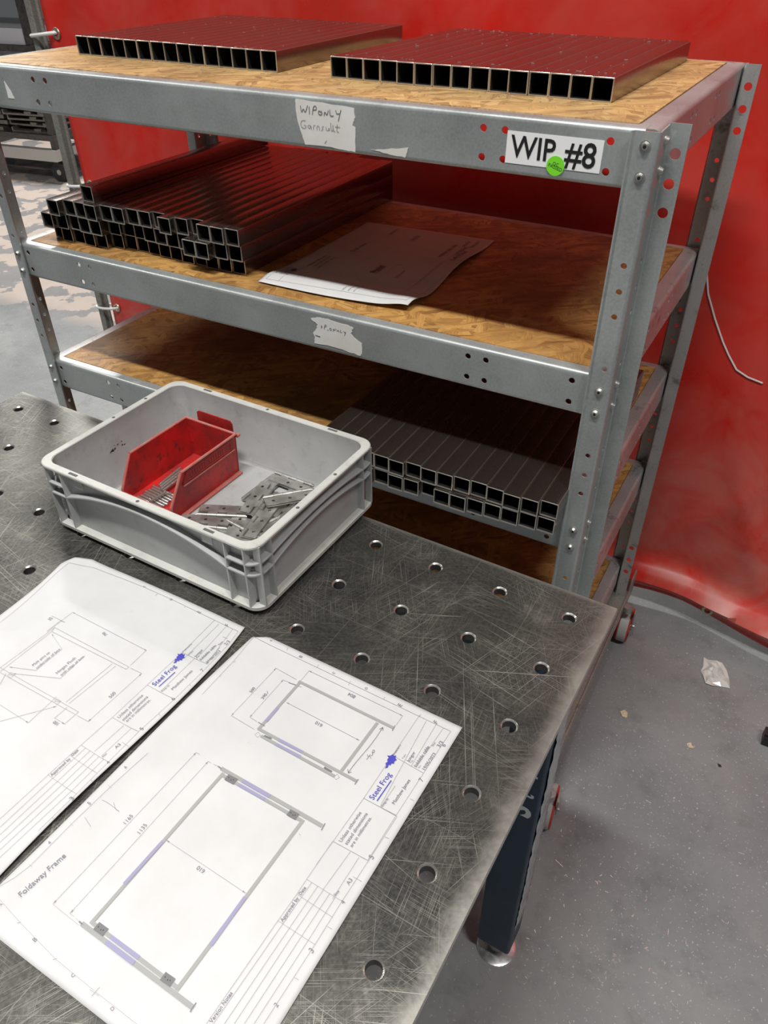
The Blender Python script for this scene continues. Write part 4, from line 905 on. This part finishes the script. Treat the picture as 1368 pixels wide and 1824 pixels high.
for sx_ in (-1, 1):
    for sy_ in (-1, 1):
        b = MB()
        for d in (.018, .049):      # on the long sides
            x = sx_ * (hx - d)
            b.box(x - .0011, x + .0011, min(sy_ * (hy - .0006), sy_ * (hy - IN + .0048)), max(sy_ * (hy - .0006), sy_ * (hy - IN + .0048)), .014, CH - .003)
        for d in (.014, .037):
            y = sy_ * (hy - d); b.box(min(sx_ * (hx - .0006), sx_ * (hx - IN + .0048)), max(sx_ * (hx - .0006), sx_ * (hx - IN + .0048)), y - .0011, y + .0011, .014, CH - .003)
        b.build('corner_rib', CRATE, crate)
for sy_ in (-1, 1):
    for x in (-0.12, 0.12):
        b = MB(); b.box(x - .009, x + .009, min(sy_ * (hy - .004), sy_ * (hy - .0052)), max(sy_ * (hy - .004), sy_ * (hy - .0052)), CH - .022, CH - .003); b.build('hanging_tab', CRATE, crate)
# slots and peg holes in the rim
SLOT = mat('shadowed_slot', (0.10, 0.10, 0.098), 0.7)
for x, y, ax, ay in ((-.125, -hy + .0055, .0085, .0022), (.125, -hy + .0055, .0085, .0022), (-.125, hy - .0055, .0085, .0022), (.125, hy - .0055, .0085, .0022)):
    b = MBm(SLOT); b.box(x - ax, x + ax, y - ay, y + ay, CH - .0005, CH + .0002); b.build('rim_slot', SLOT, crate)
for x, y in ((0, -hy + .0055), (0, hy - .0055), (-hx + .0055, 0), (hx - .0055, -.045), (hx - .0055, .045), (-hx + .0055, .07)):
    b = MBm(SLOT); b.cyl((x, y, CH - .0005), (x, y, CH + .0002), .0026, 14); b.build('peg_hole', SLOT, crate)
# black scuff on the inner wall
b = MB(); random.seed(21); SCUFF = mat('black_scuff', (0.05, 0.048, 0.045), 0.6)
for k in range(16):
    y = -0.02 + random.gauss(0, .010); z = .072 + random.gauss(0, .004); l = random.uniform(.0008, .0026); x = -hx + IN - .0014
    b.face([(x, y - l, z), (x, y, z - l * .6), (x, y + l, z + l * .3), (x, y, z + l * .8)], SCUFF)
b.build('scuff_mark', SCUFF, crate, recalc=False)
for k, (x, y) in enumerate(((-.16, -.11), (.16, -.11), (-.16, .11), (.16, .11))):
    b = MBm(BLACK); b.cyl((x, y, 0), (x, y, .0026), .012, 16); b.build('foot', BLACK, crate)

# ---------------------------------------------------------------- red picking bin
BX0, BX1, BF, BB, BH = -0.6885, -0.5835, 0.378, 0.535, 0.074
bz = 0.0118
pbin = empty('picking_bin', TAB @ Matrix.Translation(((BX0 + BX1) / 2, (BF + BB) / 2, bz)), 'small dirty red open-fronted parts bin holding steel pins, inside the grey crate', 'parts bin')
hw = (BX1 - BX0) / 2; yb = (BB - BF) / 2; yf = -yb
side_poly = [(yf + .004, 0), (yb, 0), (yb, BH), (yf + .030, BH), (yf, .026), (yf, .016)]
b = MB(); t = .0022
for s_ in (-1, 1):
    def F(a, c, tt, s_=s_): return Vector((s_ * (hw - .003 + .003 * c / BH - tt), a, c))
    b.plate(side_poly, [], t, F, BIN)
b.box(-hw + .004, hw - .004, yf + .004, yb - .001, .003, .0055, BIN)
b.plate([(-hw + .003, .0), (hw - .003, .0), (hw, BH), (-hw, BH)], [], t, lambda a, c, tt: Vector((a, yb - tt, c)), BIN)
b.plate([(-hw + .003, .0), (hw - .003, .0), (hw - .002, .018), (-hw + .002, .018)], [], t, lambda a, c, tt: Vector((a, yf + .004 - .004 * c / .018 + tt, c)), BIN)
b.build('bin_body', BIN, pbin)
b = MB()
def lip(p, q, r=.0022): b.cyl(p, q, r, 8, BIN_RIM)
for s_ in (-1, 1):
    lip((s_ * hw, yb, BH), (s_ * hw, yf + .030, BH)); lip((s_ * hw, yf + .030, BH), (s_ * (hw - .002), yf, .026)); lip((s_ * (hw - .002), yf, .026), (s_ * (hw - .002), yf, .016))
    b.box(min(s_ * (hw - .003), s_ * (hw + .0045)), max(s_ * (hw - .003), s_ * (hw + .0045)), yf + .004, yb, 0, .0022, BIN_RIM)
lip((-hw, yb, BH), (hw, yb, BH)); lip((-hw + .002, yf, .018), (hw - .002, yf, .018)); b.cyl((hw + .001, yb + .001, BH - .004), (hw + .001, yb + .007, BH - .004), .0032, 10, BIN_RIM)
b.build('rim', BIN_RIM, pbin, smooth=True)
b = MB()
hp = [(-.036, BH - .018), (.038, BH - .018), (.038, BH + .008), (.034, BH + .013), (-.032, BH + .013), (-.036, BH + .010)]
b.plate(hp, [], .002, lambda a, c, tt: Vector((a, yb + .012 - tt, c)), BIN); b.box(-.034, .036, yb - .001, yb + .0105, BH - .016, BH - .013, BIN)
b.build('rear_handle', BIN, pbin)
b = MB(); xo = hw + .0003
def side_q(a0, c0, a1, c1, e, m): b.box(hw - .0035, xo + e, a0, a1, c0, c1, m)
y0_, y1_ = yf + .036, yb - .012
b.plate([(y0_ - .006, .052), (y1_ + .003, .050), (y1_ + .003, .071), (y0_ + .004, .071)], [], .0026, lambda a, c, tt: Vector((hw - .0015 + tt, a, c)), BIN_DARK)
for z in (.0545, .0675): b.box(hw + .001, hw + .0018, y0_ + .004, y1_ - .004, z - .0005, z + .0005, BIN)
for y in (y0_ + .004, y1_ - .004): b.box(hw + .001, hw + .0018, y - .0005, y + .0005, .0545, .0675, BIN)
for ya, yc in ((y0_ + .012, y0_ + .045), (y0_ + .055, y0_ + .088)):
    for k in range(7):
        yy = ya + (yc - ya) * k / 6; b.box(hw + .001, hw + .0017, yy - .0008, yy + .0008, .0575, .0645, BIN)
b.box(hw - .001, hw + .0024, y0_ - .006, y1_ + .004, .0488, .0505, BIN_RIM)
b.build('label_holder', BIN_DARK, pbin)['label'] = 'darker recessed label holder'

# steel pins
def pin(p, q, r, label):
    p, q = Vector(p), Vector(q); d = (q - p); L = d.length; d.normalize(); b = MBm(PIN)
    qq = d.to_track_quat('Z', 'Y').to_matrix()
    b.loft([[qq @ Vector((rr * cos(2 * pi * i / 16), rr * sin(2 * pi * i / 16), z)) for i in range(16)] for rr, z in ((r * .3, 0), (r * .8, 0), (r, .0006), (r, L - .0006), (r * .8, L), (r * .3, L))], None, True, (True, True))
    o = b.build('steel_pin', PIN, None, smooth=True); o.matrix_world = TAB @ Matrix.Translation(p)
    tag(o, label, 'metal pin', 'steel pins in the red bin')
r = .0024; zf = bz + .0056 + r
base = S(262, 880, zf + .002)
for k in range(7):
    y = .391 + k * .0056; x0 = -.672 + 0.002 * (k % 3)
    lb_ = 'bright pin lying crosswise in the red bin, %s from its open front' % ('first' if k == 0 else ORD[k] if k < 6 else 'farthest')
    pin((x0, y, zf), (x0 + .052, y - .003, zf), r, lb_)
for k, (x, y0, dx) in enumerate(((-.660, .428, -.004), (-.6545, .424, -.003), (-.649, .420, -.003), (-.6432, .418, -.002), (-.651, .392, .008))):
    zz = zf + 2 * r
    if k == 4: zz += 0.0002
    pin((x, y0, zz), (x + dx, y0 + (.052 if k < 4 else .0), zz), r, 'pin on the pile pointing to the back of the red bin, %s' % ('leftmost', 'second from left', 'third from left', 'fourth from left', 'x')[k]) if k < 4 else pin((-.640, .386, zz), (-.6365, .4165, zz), r, 'pin on top of the pile nearest the open front of the red bin')

# ---------------------------------------------------------------- hinges
def make_hinge(open_=False):
    e = bpy.data.objects.new('butt_hinge', None); C.objects.link(e); e.empty_display_size = .02
    L, Wd, t = .076, .022, .0018; R = .0036
    def leaf(z, side, cuts, nm):
        b = MBm(ZINC); out = [(0, 0)]
        # interleaved knuckle fingers along the barrel edge
        out = []
        for (a, c, on) in cuts:
            y = 0.0 if on else .0048; out += [(a, y), (c, y)]
        out += [(L, Wd - .002), (L - .002, Wd), (.002, Wd), (0, Wd - .002)]
        b.plate(out, [(L * f, Wd * .62, .0026) for f in (.16, .5, .84)], t, lambda a, c, tt: Vector((a, side * (c + .001), z + tt)))
        return b.build(nm, ZINC, e)
    segs = [(0, L * .2), (L * .2, L * .4), (L * .4, L * .6), (L * .6, L * .8), (L * .8, L)]
    leaf(.0012, 1, [(a, c, k % 2 == 0) for k, (a, c) in enumerate(segs)], 'leaf')
    leaf(.0044 if not open_ else .0012, 1 if not open_ else -1, [(a, c, k % 2 == 1) for k, (a, c) in enumerate(segs)], 'leaf')
    b = MBm(ZINC)
    for a, c in segs: b.cyl((a + .0002, 0, R), (c - .0002, 0, R), R, 14)
    b.cyl((-.0025, 0, R), (L + .001, 0, R), R * .55, 10)
    b.build('knuckle', ZINC, e, smooth=True)
    return e
h_closed = make_hinge(); h_open = make_hinge(True)
HG = [(352, 917, 438, 921, 0, 1, 'c', 'closed hinge lying across the crate floor beside the red bin'),
      (318, 934, 404, 943, 0, 1, 'c', 'closed hinge partly under the near rim of the crate'),
      (451, 917, 492, 864, .0075, 1, 'c', 'hinge leaning on the pile, pointing to the back of the crate'),
      (431, 891, 487, 848, 0, -1, 'c', 'hinge at the back left of the pile with its pin end sticking out'),
      (557, 866, 518, 851, .004, 1, 'c', 'hinge nearest the back wall of the crate'),
      (554, 873, 470, 891, .0120, 1, 'c', 'palest hinge, lying on top of the pile at the right'),
      (435, 945, 472, 900, .0065, -1, 'c', 'hinge at the near corner of the crate with slotted knuckle upwards'),
      (405, 928, 455, 955, 0, 1, 'o', 'brownish opened hinge at the bottom of the pile'),
      (500, 925, 535, 880, .002, 1, 'c', 'hinge mostly hidden beneath the palest one'),
      (470, 935, 520, 912, 0, -1, 'c', 'hinge against the right-hand wall under the others')]
for k, (x0, y0, x1, y1, z, sd, kind, lbl) in enumerate(HG):
    src = h_closed if kind == 'c' else h_open
    first = (k == 0) or kind == 'o'
    if first: o = src
    else:
        o = src.copy(); C.objects.link(o)
        for ch in [c for c in src.children]:
            d = ch.copy(); C.objects.link(d); d.parent = o
    zc = .0125 + z; a = S(x0, y0, zc + .003); c = S(x1, y1, zc + .003); ang = math.atan2(c.y - a.y, c.x - a.x)
    if sd < 0: a, ang = a, ang
    M = Matrix.Translation((a.x, a.y, zc)) @ Matrix.Rotation(ang, 4, 'Z')
    if sd < 0: M = Matrix.Translation((c.x, c.y, zc)) @ Matrix.Rotation(ang + pi, 4, 'Z')
    if z > 0: M = M @ Matrix.Rotation(-0.05 if z > .007 else 0.04, 4, 'Y')
    o.matrix_world = TAB @ M
    tag(o, 'zinc-plated steel ' + lbl, 'hinge', 'steel hinges piled in the grey crate')

# ---------------------------------------------------------------- trolley of steel far left, behind the curtain edge
tz = Matrix.Translation((-5.95, 3.45, 0)) @ Matrix.Rotation(0.15, 4, 'Z')
tr = empty('stock_trolley', RACK @ tz, 'steel trolley stacked with brackets, far behind at the upper left', 'trolley')
b = MBm(CREAM)
for y in (-.35, .35): b.box(-.9, .9, y - .03, y + .03, .16, .24)
for x in (-.85, 0, .85): b.box(x - .03, x + .03, -.35, .35, .17, .23)
b.build('chassis', CREAM, tr)
for x in (-.85, .87):
    for y in (-.33, .33): b = MBm(DARKSTEEL); b.box(x - .02, x + .02, y - .02, y + .02, .24, 1.5); b.build('upright', DARKSTEEL, tr)
for x in (-.7, .84):
    for y in (-.3, .3):
        b = MBm(RUBBER); b.cyl((x, y - .02, .07), (x, y + .02, .07), .07, 20); b.cyl((x, y - .024, .07), (x, y + .024, .07), .02, 12, ZINC); b.build('wheel', RUBBER, tr)
for z, d in ((.34, .40), (.92, .42), (1.28, .42)):
    b = MBm(DARKSTEEL); b.box(-.9, .9, -.36, .36, z - .04, z); b.build('deck', DARKSTEEL, tr)
random.seed(12)
brm = None
for c in range(4):
    for k in range(9):
        if brm is None:
            b = MBm(m_zinc('dull_bracket_steel', (.24, .22, .20), (.34, .32, .29), .4)); b.box(-.2, .2, -.16, .16, 0, .012); b.box(-.2, -.188, -.16, .16, .012, .035); b.box(.12, .2, -.16, -.10, .012, .028); b.box(.0, .06, -.16, -.10, .012, .028)
            o = b.build('steel_bracket', None, None); brm = o
        else: o = brm.copy(); C.objects.link(o)
        o.matrix_world = RACK @ tz @ Matrix.Translation((-.62 + c * .43 + random.uniform(-.02, .02), -.15 + random.uniform(-.04, .02), .34 + k * .040)) @ Matrix.Rotation(random.uniform(-.08, .08), 4, 'Z')
        tag(o, 'flat steel bracket on the far trolley, %s pile, %s layer' % (('first', 'second', 'third', 'rightmost')[c], ['lowest', 'second', 'third', 'fourth', 'fifth', 'sixth', 'seventh', 'eighth', 'topmost'][k]), 'bracket', 'brackets on the far trolley')
b = MBm(PALE); b.loft([rrect(-.75, .84, -.34, .30, .03, z) for z in (.922, 1.02)], None, True, (True, True)); o = b.build('pale_case', PALE, None); o.matrix_world = RACK @ tz
tag(o, 'pale grey flat case on the upper deck of the far trolley', 'case')
for k in range(7):
    b = MBm(DARKSTEEL); x = -.7 + k * .24; b.cyl((x, -.2, 1.32), (x, .2, 1.32), .04, 14); b.cyl((x, -.24, 1.32), (x, -.2, 1.32), .022, 12, ZINC); b.box(x - .05, x + .05, -.12, .12, 1.36, 1.46)
    o = b.build('machine_part', DARKSTEEL, None); o.matrix_world = RACK @ tz
    tag(o, 'dark metal machine part on the top deck of the far trolley, %s' % nth(k, 7), 'machine part', 'machine parts on the far trolley')

# ---------------------------------------------------------------- floor litter
def on_floor(px, py): p = SR(px, py, 0); return RACK @ p
def scrap(name, poly, m, label, cat, th=.0015, crumple=0.0, seed=1):
    P = [on_floor(*q) for q in poly]; c = sum(P, Vector()) / len(P); b = MBm(m); random.seed(seed)
    ringN = 4; n = len(P); rings = []
    for k in range(ringN, 0, -1):
        rings.append([Vector(((p.x - c.x) * k / ringN, (p.y - c.y) * k / ringN, th * .3 + (random.uniform(0, crumple) if k < ringN else random.uniform(0, crumple * .4)))) for p in P])
    b.loft(rings, None); b.face([v.copy() for v in rings[-1]])
    bmesh.ops.remove_doubles(b.bm, verts=b.bm.verts, dist=1e-6)
    o = b.build(name, m, None, solid=th * .5); o.location = c; return tag(o, label, cat)
scrap('plastic_scrap', [(1253, 1172), (1262, 1177), (1275, 1178), (1286, 1183), (1294, 1196), (1298, 1211), (1300, 1226), (1284, 1224), (1268, 1223), (1256, 1218), (1252, 1206), (1248, 1196), (1252, 1188)], CLING, 'crumpled scrap of translucent plastic film on the floor below the curtain', 'plastic scrap', .001, .010, 5)
scrap('cardboard_crumb', [(1104, 1268), (1112, 1265), (1118, 1270), (1117, 1279), (1108, 1277)], CRUMB, 'tan crumb of cardboard on the floor, nearer the bench', 'crumb', .002, .004, 2)
scrap('cardboard_crumb', [(1223, 1325), (1230, 1323), (1232, 1329), (1238, 1331), (1234, 1334), (1226, 1331)], CRUMB, 'tan crumb of cardboard on the floor, farther right from the bench', 'crumb', .002, .004, 3)
scrap('dark_chip', [(1278, 1360), (1284, 1363), (1285, 1367), (1280, 1366)], RUBBER, 'small dark curved chip lying on the open floor', 'chip', .002, .002, 4)
b = MBm(BLACK); p = on_floor(1372, 1322); b.box(-.02, .03, -.018, .018, 0, .028); b.box(-.02, .03, -.013, .013, .028, .034); o = b.build('black_block', BLACK, None); o.location = p; o.rotation_euler = (0, 0, -.5); tag(o, 'small black block cut off by the right edge of the floor', 'block')
b = MBm(SWARF); random.seed(77)
for k in range(420):
    q = (random.uniform(880, 1400), random.uniform(1120, 1860)) if k < 260 else (random.gauss(1080, 70), random.gauss(1680, 60)) if k < 340 else (random.uniform(820, 1368), random.uniform(1500, 1824))
    p = on_floor(*q); a = random.uniform(0, pi); l = random.choice((.0006, .0010, .0016, .003)); wd = random.uniform(.0003, .0007)
    b.box(-l, l, -wd, wd, 0, .0008, None, Matrix.Translation(p) @ Matrix.Rotation(a, 4, 'Z'))
for q, l, a in (((996, 1538), .010, .9), ((860, 1742), .012, 1.2), ((1155, 1428), .006, .7), ((1320, 1520), .006, .4), ((1190, 1660), .006, 1.9), ((870, 1738), .009, 1.1)):
    b.box(-l, l, -.0006, .0006, 0, .001, None, Matrix.Translation(on_floor(*q)) @ Matrix.Rotation(-a, 4, 'Z'))
tag(b.build('floor_swarf', SWARF, None), 'bright metal swarf and grit scattered over the grey floor', 'swarf', kind='stuff')
